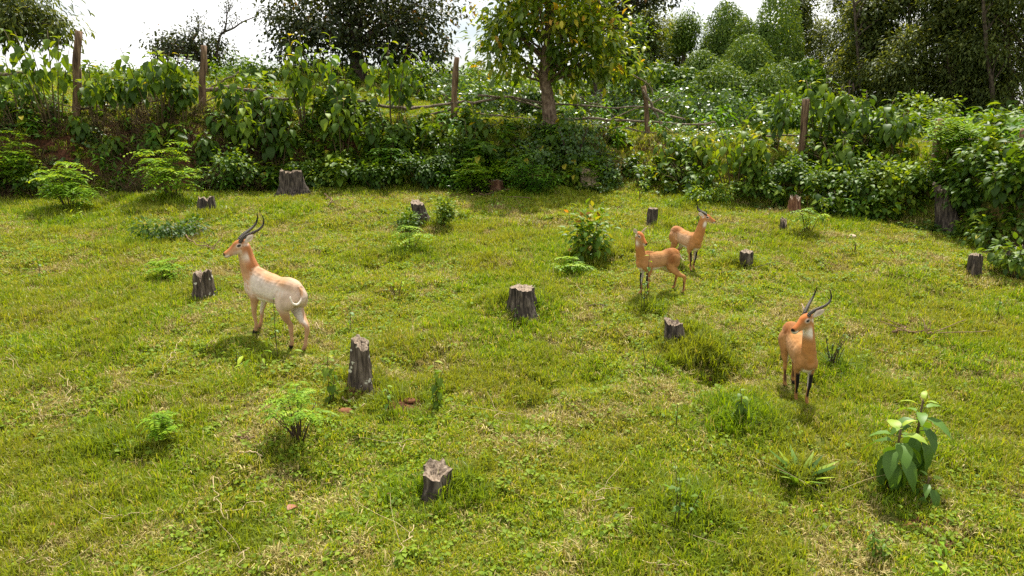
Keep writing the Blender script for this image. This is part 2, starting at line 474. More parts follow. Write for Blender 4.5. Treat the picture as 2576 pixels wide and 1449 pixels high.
# ------------------------------------------------------------------ the ground
def ground_sheet():
    xs = np.concatenate([-np.geomspace(400, 24, 26), np.arange(-23.5, -13, 0.3), np.arange(-13, 13, 0.11), np.arange(13, 23.6, 0.3), np.geomspace(24, 400, 26)])
    ys = np.concatenate([-np.geomspace(200, 3, 14), np.arange(-2, 4, 0.4), np.arange(4, 27, 0.11), np.arange(27, 60, 0.5), np.geomspace(61, 900, 26)])
    X, Y = np.meshgrid(xs, ys)
    H = Z(X, Y)
    far = sstep((np.hypot(X, Y) - 70) / 200)
    H = H * (1 - far) + 3.0 * far
    mb = MB()
    nx, ny = len(xs), len(ys)
    i = np.arange(ny - 1)[:, None] * nx; k = np.arange(nx - 1)[None]
    Q = np.stack([i + k, i + k + 1, i + nx + k + 1, i + nx + k], -1).reshape(-1, 4)
    mb.add(np.stack([X, Y, H], -1).reshape(-1, 3), Q)
    o = mb.build('ground', M['ground'])
    bare = bare_mask(X, Y)
    a = o.data.attributes.new('bare', 'FLOAT', 'POINT')
    a.data.foreach_set('value', bare.ravel().astype(np.float32))
    tag(o, None, None, None, 'structure')
    return o
BARE = [(1020, 1008, .34, 1.5), (895, 985, .3, 1.1), (295, 782, .36, 1.4), (835, 636, .25, 1.0), (2290, 845, .25, .9), (2400, 945, .3, .7), (2350, 1330, .35, .8), (150, 830, .4, .5), (560, 940, .3, .5), (1390, 730, .35, .6), (1180, 560, .3, .5), (1640, 405, .6, .9), (790, 440, .5, .8), (2130, 600, .25, .6),
        (2060, 690, .3, .5), (2170, 560, .4, .5), (1340, 770, .3, .5), (2450, 900, .3, .4), (945, 663, .3, 1.4), (1790, 940, .33, .95)]
BAREW = [(plane_hit(a, b)[:2] if b > 484 else gp(a, b)[:2], r_, s_) for a, b, r_, s_ in BARE]
def bare_mask(X, Y):
    b = np.zeros_like(np.asarray(X, float))
    for p, r_, s_ in BAREW:
        b = b + s_ * np.exp(-((X - p[0]) ** 2 + (Y - p[1]) ** 2) / (r_ * r_))
    t = (Y - yb(X)) / wbank(X)
    left = 1 - sstep((X + 6.5) / 3)
    b = b + np.exp(-((t - 0.42) / 0.42) ** 2) * (0.45 + 0.5 * left)
    return b
ground_sheet()

# ------------------------------------------------------------------ scattered masses (grass and undergrowth): one object each, instances of small tufts
def proto_collection(name, meshes):
    c = bpy.data.collections.new(name)
    for k, me in enumerate(meshes):
        o = bpy.data.objects.new('%s_%02d' % (name, k), me)
        c.objects.link(o)
    return c
def scatter(name, coll, P, rot, scale, idx):
    me = bpy.data.meshes.new(name)
    me.vertices.add(len(P)); me.vertices.foreach_set('co', np.asarray(P, np.float32).ravel())
    a = me.attributes.new('rot', 'FLOAT_VECTOR', 'POINT'); a.data.foreach_set('vector', np.asarray(rot, np.float32).ravel())
    a = me.attributes.new('siz', 'FLOAT_VECTOR', 'POINT'); a.data.foreach_set('vector', np.asarray(scale, np.float32).ravel())
    a = me.attributes.new('idx', 'INT', 'POINT'); a.data.foreach_set('value', np.asarray(idx, np.int32))
    o = bpy.data.objects.new(name, me); col.objects.link(o)
    g = bpy.data.node_groups.new(name, 'GeometryNodeTree')
    g.interface.new_socket('Geometry', in_out='INPUT', socket_type='NodeSocketGeometry')
    g.interface.new_socket('Geometry', in_out='OUTPUT', socket_type='NodeSocketGeometry')
    gi = g.nodes.new('NodeGroupInput'); go = g.nodes.new('NodeGroupOutput')
    iop = g.nodes.new('GeometryNodeInstanceOnPoints')
    ci = g.nodes.new('GeometryNodeCollectionInfo')
    ci.inputs['Collection'].default_value = coll
    ci.inputs['Separate Children'].default_value = True
    ci.inputs['Reset Children'].default_value = True
    def attr(n, ty):
        x = g.nodes.new('GeometryNodeInputNamedAttribute'); x.data_type = ty; x.inputs['Name'].default_value = n
        return [s for s in x.outputs if s.enabled and s.name == 'Attribute'][0]
    e2r = g.nodes.new('FunctionNodeEulerToRotation')
    L = g.links.new
    L(gi.outputs[0], iop.inputs['Points']); L(ci.outputs[0], iop.inputs['Instance'])
    iop.inputs['Pick Instance'].default_value = True
    L(attr('idx', 'INT'), iop.inputs['Instance Index'])
    L(attr('rot', 'FLOAT_VECTOR'), e2r.inputs[0]); L(e2r.outputs[0], iop.inputs['Rotation'])
    L(attr('siz', 'FLOAT_VECTOR'), iop.inputs['Scale'])
    L(iop.outputs[0], go.inputs[0])
    md = o.modifiers.new('scatter', 'NODES'); md.node_group = g
    tag(o, None, None, None, 'stuff')
    return o
def tuft_mesh(seed, nb, r, h0, h1, w, tlo, thi, lean=0.9, mat='grass', straw=0.0):
    rng = np.random.default_rng(seed)
    mb = MB()
    a = rng.random(nb) * 2 * PI; rr = r * np.sqrt(rng.random(nb))
    h = h0 + (h1 - h0) * rng.random(nb)
    b = rng.random(nb) * 2 * PI
    ln = lean * rng.random(nb) ** 0.8
    base = np.stack([rr * np.cos(a), rr * np.sin(a), np.full(nb, -0.015)], -1)
    d = np.stack([np.cos(b), np.sin(b), np.zeros(nb)], -1)
    s = np.stack([-np.sin(b), np.cos(b), np.zeros(nb)], -1)
    # twist the blade so that its flat side faces any way
    tw = rng.random(nb)[:, None] * 1.2 - 0.6
    s = nrm(s + d * tw)
    z = np.array([0, 0, 1.0])
    mid = base + d * (h * ln * 0.35)[:, None] + z * (h * (0.62 - 0.15 * ln))[:, None]
    tip = base + d * (h * ln * 1.05)[:, None] + z * (h * (1.0 - 0.5 * ln))[:, None]
    ww = (w * (0.6 + 0.8 * rng.random(nb)))[:, None] * s
    V = np.stack([base - ww * .7, base + ww * .7, mid + ww, mid - ww, tip], 1).reshape(-1, 3)
    k = np.arange(nb) * 5
    Q = np.stack([k, k + 1, k + 2, k + 3], -1); T = np.stack([k + 3, k + 2, k + 4], -1)
    t = tlo + (thi - tlo) * rng.random(nb)
    t = np.where(rng.random(nb) < straw, 0.97 + 0.03 * rng.random(nb), t)
    mb.add(V, Q, T, np.repeat(t, 5))
    return mb.mesh('tuft', M[mat], smooth=False)
def weed_mesh(seed, n, r, h, L, tpl, mat):
    rng = np.random.default_rng(seed)
    mb = MB()
    a = rng.random(n) * 2 * PI; rr = r * np.sqrt(rng.random(n))
    P = np.stack([rr * np.cos(a), rr * np.sin(a), h * (0.2 + 0.8 * rng.random(n))], -1)
    D = np.stack([np.cos(a + rng.normal(size=n) * .6), np.sin(a + rng.normal(size=n) * .6), rng.normal(size=n) * .4 - 0.05], -1)
    add_leaves(mb, tpl, P, D, np.array([0, 0, 1.0]) + rng.normal(size=(n, 3)) * .25, L * (0.7 + 0.6 * rng.random(n)), rng.random(n))
    return mb.mesh('weed', M[mat])
grass_protos = [tuft_mesh(10 + k, 34, .085, .028, .072, .0042, 0.15, 0.9, 1.0, 'grass', 0.10) for k in range(4)]      # 0-3 short mixed turf
grass_protos += [tuft_mesh(20 + k, 34, .08, .05, .125, .0042, 0.05, 0.75, 0.9, 'grass', 0.05) for k in range(2)]       # 4-5 longer green
grass_protos += [tuft_mesh(30 + k, 26, .09, .03, .09, .0036, 0, 1, 1.3, 'straw') for k in range(2)]                   # 6-7 dry straw
grass_protos += [weed_mesh(40 + k, 14, .07, .05, .035, 'heart', 'weed') for k in range(2)]                            # 8-9 low weeds
grass_protos += [tuft_mesh(50 + k, 40, .10, .10, .22, .0055, 0.0, 0.6, 0.75, 'grass', 0.06) for k in range(2)]        # 10-11 rank grass round bushes
GC = proto_collection('grass_tuft', grass_protos)
RANK = []     # places (world x, y, radius) where the grass grows rank; filled by pixel
for a, b, r_ in [(180, 545, .9), (430, 515, 1.0), (430, 600, .5), (1480, 660, .6), (1030, 640, .55), (2100, 915, .4), (1855, 1075, .45), (1720, 1310, .45),
                 (1750, 900, .55), (1120, 1225, .35), (2240, 1230, .3), (680, 900, .3), (1330, 495, .8), (1620, 790, .3), (910, 970, .25), (1320, 775, .45), (520, 550, .5), (1680, 580, .3),
                 (1060, 560, .5), (1875, 680, .25), (515, 745, .3), (2010, 1215, .25), (1750, 520, .8), (250, 1110, .4), (1000, 1000, .4), (620, 1330, .25)]:
    p = plane_hit(a, b); RANK.append((p[0], p[1], r_))
FEET = [plane_hit(a, c_)[:2] for a, c_ in [(643, 840), (655, 829), (733, 881), (766, 886), (1628, 745), (1610, 743), (1717, 742), (1694, 730), (1745, 682), (1738, 687), (2029, 1021), (2002, 1013), (1994, 966), (1974, 972)]]
def grass_field():
    rng = np.random.default_rng(7)
    Ps, idx, siz = [], [], []
    for (y0, y1, dens, s0) in [(3.6, 9, 430, 1.0), (9, 13, 330, 1.12), (13, 18, 250, 1.25), (18, 25, 170, 1.45), (25, 34, 75, 2.0), (34, 62, 24, 3.2)]:
        area = (y1 - y0) * (2 * (0.76 * y1 + 2.2))
        n = int(dens * area)
        y = y0 + (y1 - y0) * rng.random(n)
        x = (rng.random(n) * 2 - 1) * (0.76 * y1 + 2.2)
        k = np.abs(x) < 0.76 * y + 2.2
        x, y = x[k], y[k]
        t = (y - yb(x)) / wbank(x)
        left = 1 - sstep((x + 6.5) / 3)
        ramp = np.exp(-((x - 4.3) / 1.0) ** 2)
        keep = np.ones(len(x))
        keep = keep - 0.75 * np.exp(-((t - 0.45) / 0.35) ** 2) * (1 - ramp) * (0.6 + 0.4 * left)
        keep = keep - 1.1 * np.clip(bare_mask(x, y) - 0.35, 0, 0.8) * (t < 0)
        keep = keep * np.where(y > 27, np.where(x < 2, 1, 0.5), 1)
        k = rng.random(len(x)) < keep
        x, y, t = x[k], y[k], t[k]
        n = len(x)
        patch = .55 * fbm(x * 1.1, y * 1.1, 31, 4) + .45 * fbm(x * 3.1, y * 3.1, 61, 3)
        patch2 = fbm(x * 0.5, y * 0.5, 47, 3)
        rank = np.zeros(n)
        for px_, py_, r_ in RANK:
            rank = np.maximum(rank, np.exp(-((x - px_) ** 2 + (y - py_) ** 2) / (r_ * r_)))
        feet = np.zeros(n)        # grazed short where the antelopes stand
        for px_, py_ in FEET:
            feet = np.maximum(feet, np.exp(-((x - px_) ** 2 + (y - py_ + .12) ** 2) / .10))
        rank = rank * (1 - feet)
        u = rng.random(n)
        ii = rng.integers(0, 4, n)
        dry = np.clip((patch - 0.505) * 4.5, 0, 0.55) * (y < 26) + 0.08
        ii = np.where(u < dry, rng.integers(6, 8, n), ii)
        lng = np.clip((0.52 - patch2) * 5, 0, 0.8)
        ii = np.where((u >= dry) & (rng.random(n) < lng), rng.integers(4, 6, n), ii)
        ii = np.where((ii < 4) & (rng.random(n) < 0.14), rng.integers(8, 10, n), ii)
        ii = np.where(rng.random(n) < rank * 0.75, rng.integers(10, 12, n), ii)
        s = s0 * (0.65 + 0.7 * rng.random(n)) * (0.8 + 0.5 * fbm(x * 2.2, y * 2.2, 77, 2))
        s = s * np.where(ii >= 10, .55 + .3 * rank, 1.0)
        s = s * (1 - 0.5 * feet)
        Ps.append(np.stack([x, y, Z(x, y)], -1)); idx.append(ii)
        siz.append(np.stack([s, s, s * (0.8 + 0.5 * rng.random(n))], -1))
    P = np.concatenate(Ps); n = len(P)
    rot = np.stack([rng.normal(size=n) * .15, rng.normal(size=n) * .15, rng.random(n) * 2 * PI], -1)
    scatter('grass', GC, P, rot, np.concatenate(siz), np.concatenate(idx))
    print('grass tufts', n)
grass_field()

def plant_mesh(seed, nst, h, r, L, tpl, mat, nl=9, droop=0.5):
    rng = np.random.default_rng(seed)
    mb = MB()
    for k in range(nst):
        a = rng.random() * 2 * PI; rr = r * math.sqrt(rng.random())
        tipp = np.array([rr * math.cos(a), rr * math.sin(a), h * (0.6 + 0.4 * rng.random())])
        t = np.linspace(0.25, 1, nl)
        P = t[:, None] * tipp
        b = rng.random() * 6 + np.arange(nl) * 2.4
        D = np.stack([np.cos(b), np.sin(b), rng.normal(size=nl) * .25 - droop * (1.1 - t)], -1)
        add_leaves(mb, tpl, P, D, np.array([0, 0, 1.0]) + rng.normal(size=(nl, 3)) * .2, L * (0.7 + 0.6 * rng.random(nl)), rng.random(nl))
    return mb.mesh('undergrowth_plant', M[mat])
def stalk_mesh(seed):
    rng = np.random.default_rng(seed)
    mb = MB()
    for k in range(16):
        a = rng.random() * 2 * PI
        b0 = np.array([rng.normal() * .12, rng.normal() * .12, 0])
        tube(mb, [b0, b0 + np.array([math.cos(a) * .1, math.sin(a) * .1, .25]), b0 + np.array([math.cos(a) * .35, math.sin(a) * .35, .3 + .25 * rng.random()])], [.006, .005, .003], 4, rng.random())
    n = 22
    add_leaves(mb, 'ov2', rng.normal(size=(n, 3)) * [.2, .2, .1] + [0, 0, .15], rdir(rng, n) * [1, 1, .5] - [0, 0, .4], [0, 0, 1.0], .07, rng.random(n) * .8)
    return mb.mesh('dry_stalk', M['litter'])
UC = proto_collection('undergrowth_plant', [
    plant_mesh(1, 5, .55, .3, .17, 'ov3', 'bush'), plant_mesh(2, 6, .7, .35, .15, 'ov3', 'bush'), plant_mesh(3, 4, .8, .3, .25, 'ov3', 'broad', 8, .8),
    plant_mesh(4, 9, .18, .42, .10, 'heart', 'ivy', 7, .1), plant_mesh(5, 9, .22, .44, .10, 'heart', 'ivy', 7, .2), stalk_mesh(6), stalk_mesh(7),
    plant_mesh(8, 5, .6, .35, .2, 'lan3', 'deep_pinnate', 10, .3)])
def undergrowth():
    rng = np.random.default_rng(17)
    P, idx, sz = [], [], []
    n = 60000
    x = -24 + 52 * rng.random(n); y = 14 + 32 * rng.random(n)
    k = np.abs(x) < 0.78 * y + 1; x, y = x[k], y[k]
    z = Z(x, y)
    d = y - yb(x); w = wbank(x)
    px, py, dep = project(np.stack([x, y, z], -1))
    keep = np.zeros(len(x))
    face = (d > -0.2) & (d < w + 0.6)
    keep = np.where(face, 0.30, keep)
    keep = np.where(face & (px < 690), 0.42, keep)                                   # earth bank at the left
    keep = np.where(face & (px > 1530) & (px < 1720), 0.07, keep)                    # grassy ramp
    keep = np.where((d >= w + .6) & (d < w + 3) & (px < 1050), 0.05, keep)
    keep = np.where((d >= w + .6) & (px > 1050) & (px < 1500), 0.09, keep)
    keep = np.where((d >= w + 1.0) & (px >= 1500) & (px < 2120), 0.15, keep)
    keep = np.where((d >= w + .6) & (px >= 2120), 0.07, keep)
    keep = np.where((d >= w) & (d < w + 1.6), keep * .3, keep)
    keep = np.where((y > 34) & (px < 1000), 0.02, keep)
    keep = keep * np.clip((fbm(x * .8, y * .8, 12, 3) - .28) * 4, .05, 1.8)
    k = rng.random(len(x)) < keep
    x, y, z, px, d = x[k], y[k], z[k], px[k], d[k]
    n = len(x)
    u = rng.random(n)
    ii = np.select([u < .28, u < .5, u < .62, u < .75, u < .86, u < .9], [0, 1, 2, 3, 4, 5], 7)
    lf = (px < 690) & (d < 3.5)
    ii = np.where(lf & (u < .55), rng.integers(5, 7, n), ii)
    mid = (px > 1080) & (px < 1520)
    ii = np.where(mid & (u < .45), rng.integers(3, 5, n), ii)
    vin = (px > 1480) & (px < 2050) & (d > 3)
    ii = np.where(vin & (u < .6), rng.integers(3, 5, n), ii)
    s = (0.7 + 0.7 * rng.random(n)) * np.where(d > 4, 1.15, 1.0)
    rot = np.stack([rng.normal(size=n) * .2, rng.normal(size=n) * .2, rng.random(n) * 2 * PI], -1)
    scatter('bank_undergrowth', UC, np.stack([x, y, z], -1), rot, np.stack([s, s, s * (0.8 + .5 * rng.random(n))], -1), ii)
    print('undergrowth', n)
undergrowth()

# ------------------------------------------------------------------ plants
def stem_curve(p0, p1, bow, n=6, rng=None):
    p0, p1 = np.asarray(p0, float), np.asarray(p1, float)
    t = np.linspace(0, 1, n)[:, None]
    mid = (p0 + p1) / 2 + np.asarray(bow, float)
    return (1 - t) ** 2 * p0 + 2 * t * (1 - t) * mid + t * t * p1
def at_t(P, t):
    k = np.clip(np.asarray(t) * (len(P) - 1), 0, len(P) - 1.001)
    i = k.astype(int); f = (k - i)[:, None]
    return P[i] * (1 - f) + P[i + 1] * f
def plant(name, cat, label, base, fill, leafmat, stemmat='stem', group=None):
    """fill(leaves, stems) draws in the plant's own frame"""
    root = thing(name, base, label, cat, group)
    lf, st = MB(), MB()
    fill(lf, st)
    if st.n: st.build('stem', M[stemmat], root)
    lf.build('foliage', M[leafmat], root, smooth=False)
    return root
def f_droop(h, r, nst, L, seed, per=20, low=0.3, tpl='ov4'):
    """tall stems with big hanging leaves along the upper part"""
    def fill(lf, st):
        rng = np.random.default_rng(seed)
        shade = rng.normal() * .16
        for k in range(nst):
            a = rng.random() * 2 * PI; rr = r * math.sqrt(rng.random())
            hh = h * (0.68 + 0.32 * rng.random()) if k else h
            if k == 0: rr *= 0.3
            tip = np.array([rr * math.cos(a), rr * math.sin(a), hh])
            P = stem_curve([rr * .25 * math.cos(a), rr * .25 * math.sin(a), -.05], tip, [-rr * .15 * math.cos(a), -rr * .15 * math.sin(a), .05])
            tube(st, P, np.linspace(.022, .008, len(P)), 5)
            n = int(per * (0.8 + .4 * rng.random()))
            t = low + (1 - low) * (np.arange(n) + .5) / n
            b = rng.random() * 6 + np.arange(n) * 2.4
            up = sstep((t - .86) / .14)
            D = np.stack([np.cos(b), np.sin(b), -1.25 + .9 * rng.random(n) + up * 1.3], -1)
            Q = at_t(P, t)
            pet = .05 + .10 * rng.random(n) * (1 - up * .7)
            Q2 = Q + np.stack([np.cos(b) * pet, np.sin(b) * pet, -.02 + 0 * pet], -1)
            add_leaves(lf, tpl, Q2, D, [0, 0, 1.0], L * (.65 + .6 * rng.random(n)) * (1 - .25 * up), np.clip(shade + rng.random(n) * .6 + .4 * up * rng.random(n) + .22 * (t - .6), 0, 1), .8 + .5 * rng.random(n))  # tint also rises along the stem: sunlit tops painted into the leaf colour
    return fill
def f_bush(h, r, n, L, seed, tpl='ov3', droop=.35, nst=8, ncl=14, spread=.22, flat=1.0):
    """leafy bush made of many small sprays on thin stems"""
    def fill(lf, st):
        rng = np.random.default_rng(seed)
        shade = rng.normal() * .16
        for k in range(ncl):
            d = rdir(rng, 1)[0]; q = rng.random() ** .45
            c = np.array([d[0] * r * q, d[1] * r * q, h * (.5 + .42 * d[2] * q)])
            if k < nst:
                P = stem_curve([c[0] * .15, c[1] * .15, -.04], c, [c[0] * .1, c[1] * .1, h * .05])
                tube(st, P, np.linspace(.014, .006, len(P)), 4)
            m = max(4, int(n / ncl * (.6 + .8 * rng.random())))
            e = rng.normal(size=(m, 3)) * [spread * r + .03, spread * r + .03, spread * h * .5 * flat + .02]
            Q = c + e; Q[:, 2] = np.maximum(Q[:, 2], .03)
            D = nrm(e) * .7 + nrm(c - [0, 0, h * .4]) * .6 + rng.normal(size=(m, 3)) * .35 - [0, 0, droop]
            add_leaves(lf, tpl, Q, D, np.array([0, 0, 1.0]) + rng.normal(size=(m, 3)) * .25, L * (.65 + .65 * rng.random(m)), np.clip(rng.normal(.42 + shade, .24, m) + .3 * (Q[:, 2] / max(h, .05) - .5), 0, 1))  # higher leaves get a higher tint, putting light on the bush top into colour
    return fill
def compound(lf, P0, d, length, nl, L, rng, sag=.35, tint=.5):
    d = nrm(d); t = np.linspace(.18, 1, nl)
    side = nrm(np.cross(d, [0, 0, 1.0]))
    Q = P0 + d * (t * length)[:, None] + np.array([0, 0, -1.0]) * (sag * length * t * t)[:, None]
    for sg in (1, -1):
        D = side * sg + d * .35 + np.array([0, 0, -.25])
        add_leaves(lf, 'let', Q, np.tile(D, (nl, 1)) + rng.normal(size=(nl, 3)) * .12, [0, 0, 1.0], L * (1.1 - .5 * np.abs(t - .5)), np.clip(tint + rng.normal(size=nl) * .12, 0, 1))
def f_pinnate(h, r, nst, clen, seed, L=.07, nl=8, whorl=6, tiers=2, bare=0, step=.2):
    """stems carrying flat whorls of feathered leaves, in layers"""
    def fill(lf, st):
        rng = np.random.default_rng(seed)
        for k in range(nst):
            a = 2 * PI * (k + rng.random() * .7) / nst; rr = r * math.sqrt((k + .5) / nst) * (.8 + .3 * rng.random())
            rr = max(0.0, rr - clen * .35)
            hh = h * (1 - .45 * (rr / max(r, .01)) ** 2) * (.62 + .38 * rng.random())
            tip = np.array([rr * math.cos(a), rr * math.sin(a), hh])
            P = stem_curve([rr * .2 * math.cos(a), rr * .2 * math.sin(a), -.04], tip, [-rr * .1 * math.cos(a), -rr * .1 * math.sin(a), 0])
            tube(st, P, np.linspace(.012, .005, len(P)), 5)
            for ti in range(tiers):
                c = at_t(P, np.array([1 - step * ti * (.7 + .6 * rng.random())]))[0]
                nw = max(3, whorl - rng.integers(0, 3))
                for w in range(nw):
                    b = 2 * PI * (w + rng.random() * .9) / nw
                    compound(lf, c, [math.cos(b), math.sin(b), .10 - .15 * ti + .75 * rng.random()], clen * (.55 + .7 * rng.random()), nl, L * (.75 + .5 * rng.random()), rng, .3 + .5 * rng.random(), min(1, max(0, .35 + .5 * rng.random() - .15 * ti)))
        for k in range(bare):
            a = rng.random() * 2 * PI
            P = stem_curve([0, 0, -.03], [r * .8 * math.cos(a), r * .8 * math.sin(a), h * .45], [0, 0, .0])
            tube(st, P, np.linspace(.009, .004, len(P)), 5)
    return fill
def f_sapling(h, n, L, seed, tpl='ov4', lean=(0, 0), low=.35, droop=.3, stems=1, rad=.007):
    def fill(lf, st):
        rng = np.random.default_rng(seed)
        for k in range(stems):
            l2 = np.array(lean) + (rng.normal(size=2) * .16 * h if k else 0)
            P = stem_curve([.03 * k, 0, -.04], [l2[0] + .03 * k, l2[1], h * (1 - .15 * k)], [rng.normal() * .03, rng.normal() * .03, 0])
            tube(st, P, np.linspace(rad, rad * .5, len(P)), 5)
            t = low + (1 - low) * (np.arange(n) + .6) / n
            b = rng.random() * 6 + np.arange(n) * 2.4
            up = sstep((t - .8) / .2)
            D = np.stack([np.cos(b), np.sin(b), .3 * rng.random(n) - droop * (1 - up) + .35 * up], -1)
            add_leaves(lf, tpl, at_t(P, t), D, [0, 0, 1.0], L * (.7 + .5 * rng.random(n)) * (1 - .3 * up), np.clip(.3 + .4 * rng.random(n) + .35 * up, 0, 1))
    return fill
def f_rosette(h, n, L, seed, r0=.0):
    """young plant with very large leaves: upright at the top, hanging below"""
    def fill(lf, st):
        rng = np.random.default_rng(seed)
        P = stem_curve([0, 0, -.05], [.04, .0, h], [.02, .02, 0])
        tube(st, P, np.linspace(.018, .010, len(P)), 7)
        t = .28 + .72 * ((np.arange(n) + .6) / n)
        b = np.arange(n) * 2.4 + rng.random(n) * .8 + seed
        el = -1.25 + 2.2 * ((t - .28) / .72) ** 1.6
        D = np.stack([np.cos(b) * np.cos(el), np.sin(b) * np.cos(el), np.sin(el)], -1)
        Q = at_t(P, t)
        pet = .055 * (1 - sstep((t - .85) / .15) * .8)
        Q2 = Q + np.stack([np.cos(b) * pet, np.sin(b) * pet, .02 + 0 * b], -1)
        for q, q2 in zip(Q, Q2): tube(st, [q, (q + q2) / 2 + [0, 0, .01], q2], .004, 4)
        s = L * (1.0 - .55 * sstep((t - .75) / .25)) * (.85 + .3 * rng.random(n))
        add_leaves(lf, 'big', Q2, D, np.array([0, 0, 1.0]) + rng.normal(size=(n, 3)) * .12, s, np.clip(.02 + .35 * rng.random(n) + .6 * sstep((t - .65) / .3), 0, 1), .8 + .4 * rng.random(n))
    return fill
def f_mound(rx, ry, rz, n, L, seed, tpl='heart', hang=.3, lift=0.0, lumps=5):
    """a heap of something buried under climbing leaves"""
    def fill(lf, st):
        rng = np.random.default_rng(seed)
        lc = [(0, 0, 0, 1.0)] + [(rng.normal() * .5 * rx, rng.normal() * .5 * ry, 0, .4 + .35 * rng.random()) for _ in range(lumps)]
        for cx, cy, cz, sc_ in lc:
            m = int(n * sc_ / sum(q[3] for q in lc))
            d = rdir(rng, m); d[:, 2] = np.abs(d[:, 2])
            rr = 1 - .16 * rng.random(m) ** 2 + .14 * (fbm(d[:, 0] * 3 + cx * 3, d[:, 1] * 3 + d[:, 2] * 2, seed % 50, 2) - .5)
            S = np.array([rx, ry, rz]) * sc_ * (1 if sc_ == 1.0 else np.array([1, 1, 1.1]))
            Q = np.array([cx, cy, cz + lift]) + d * S * rr[:, None]
            nn = nrm(d / S)
            D = nn * .45 + rng.normal(size=(m, 3)) * .5 - [0, 0, hang]
            add_leaves(lf, tpl, Q, D, nn + rng.normal(size=(m, 3)) * .2, L * (.6 + .7 * rng.random(m)), np.clip(rng.normal(.45, .26, m), 0, 1))
        for k in range(7):
            a = rng.random() * 2 * PI
            tube(st, stem_curve([0, 0, -.05], [rx * .7 * math.cos(a), ry * .7 * math.sin(a), rz * .75], [0, 0, .1]), np.linspace(.025, .01, 6), 5)
    return fill
def f_tuft(h, r, n, seed, w=.008):
    def fill(lf, st):
        rng = np.random.default_rng(seed)
        a = rng.random(n) * 2 * PI; rr = r * np.sqrt(rng.random(n)) * .35
        D = np.stack([np.cos(a) * .5, np.sin(a) * .5, .6 + .6 * rng.random(n)], -1)
        add_leaves(lf, 'blade', np.stack([rr * np.cos(a), rr * np.sin(a), -.01 + 0 * a], -1), D, [0, 0, 1.0] - D * .5, h * (.6 + .5 * rng.random(n)), rng.random(n), w / .01)
    return fill
def pxh(px, py, top):
    """place on the ground seen at (px, py) and the height that reaches the pixel row `top`"""
    p = gp(px, py)
    _, _, dep = project(p)
    return p, (py - top) * dep / FPX / math.cos(PITCH), dep / FPX     # point, metres, metres per pixel

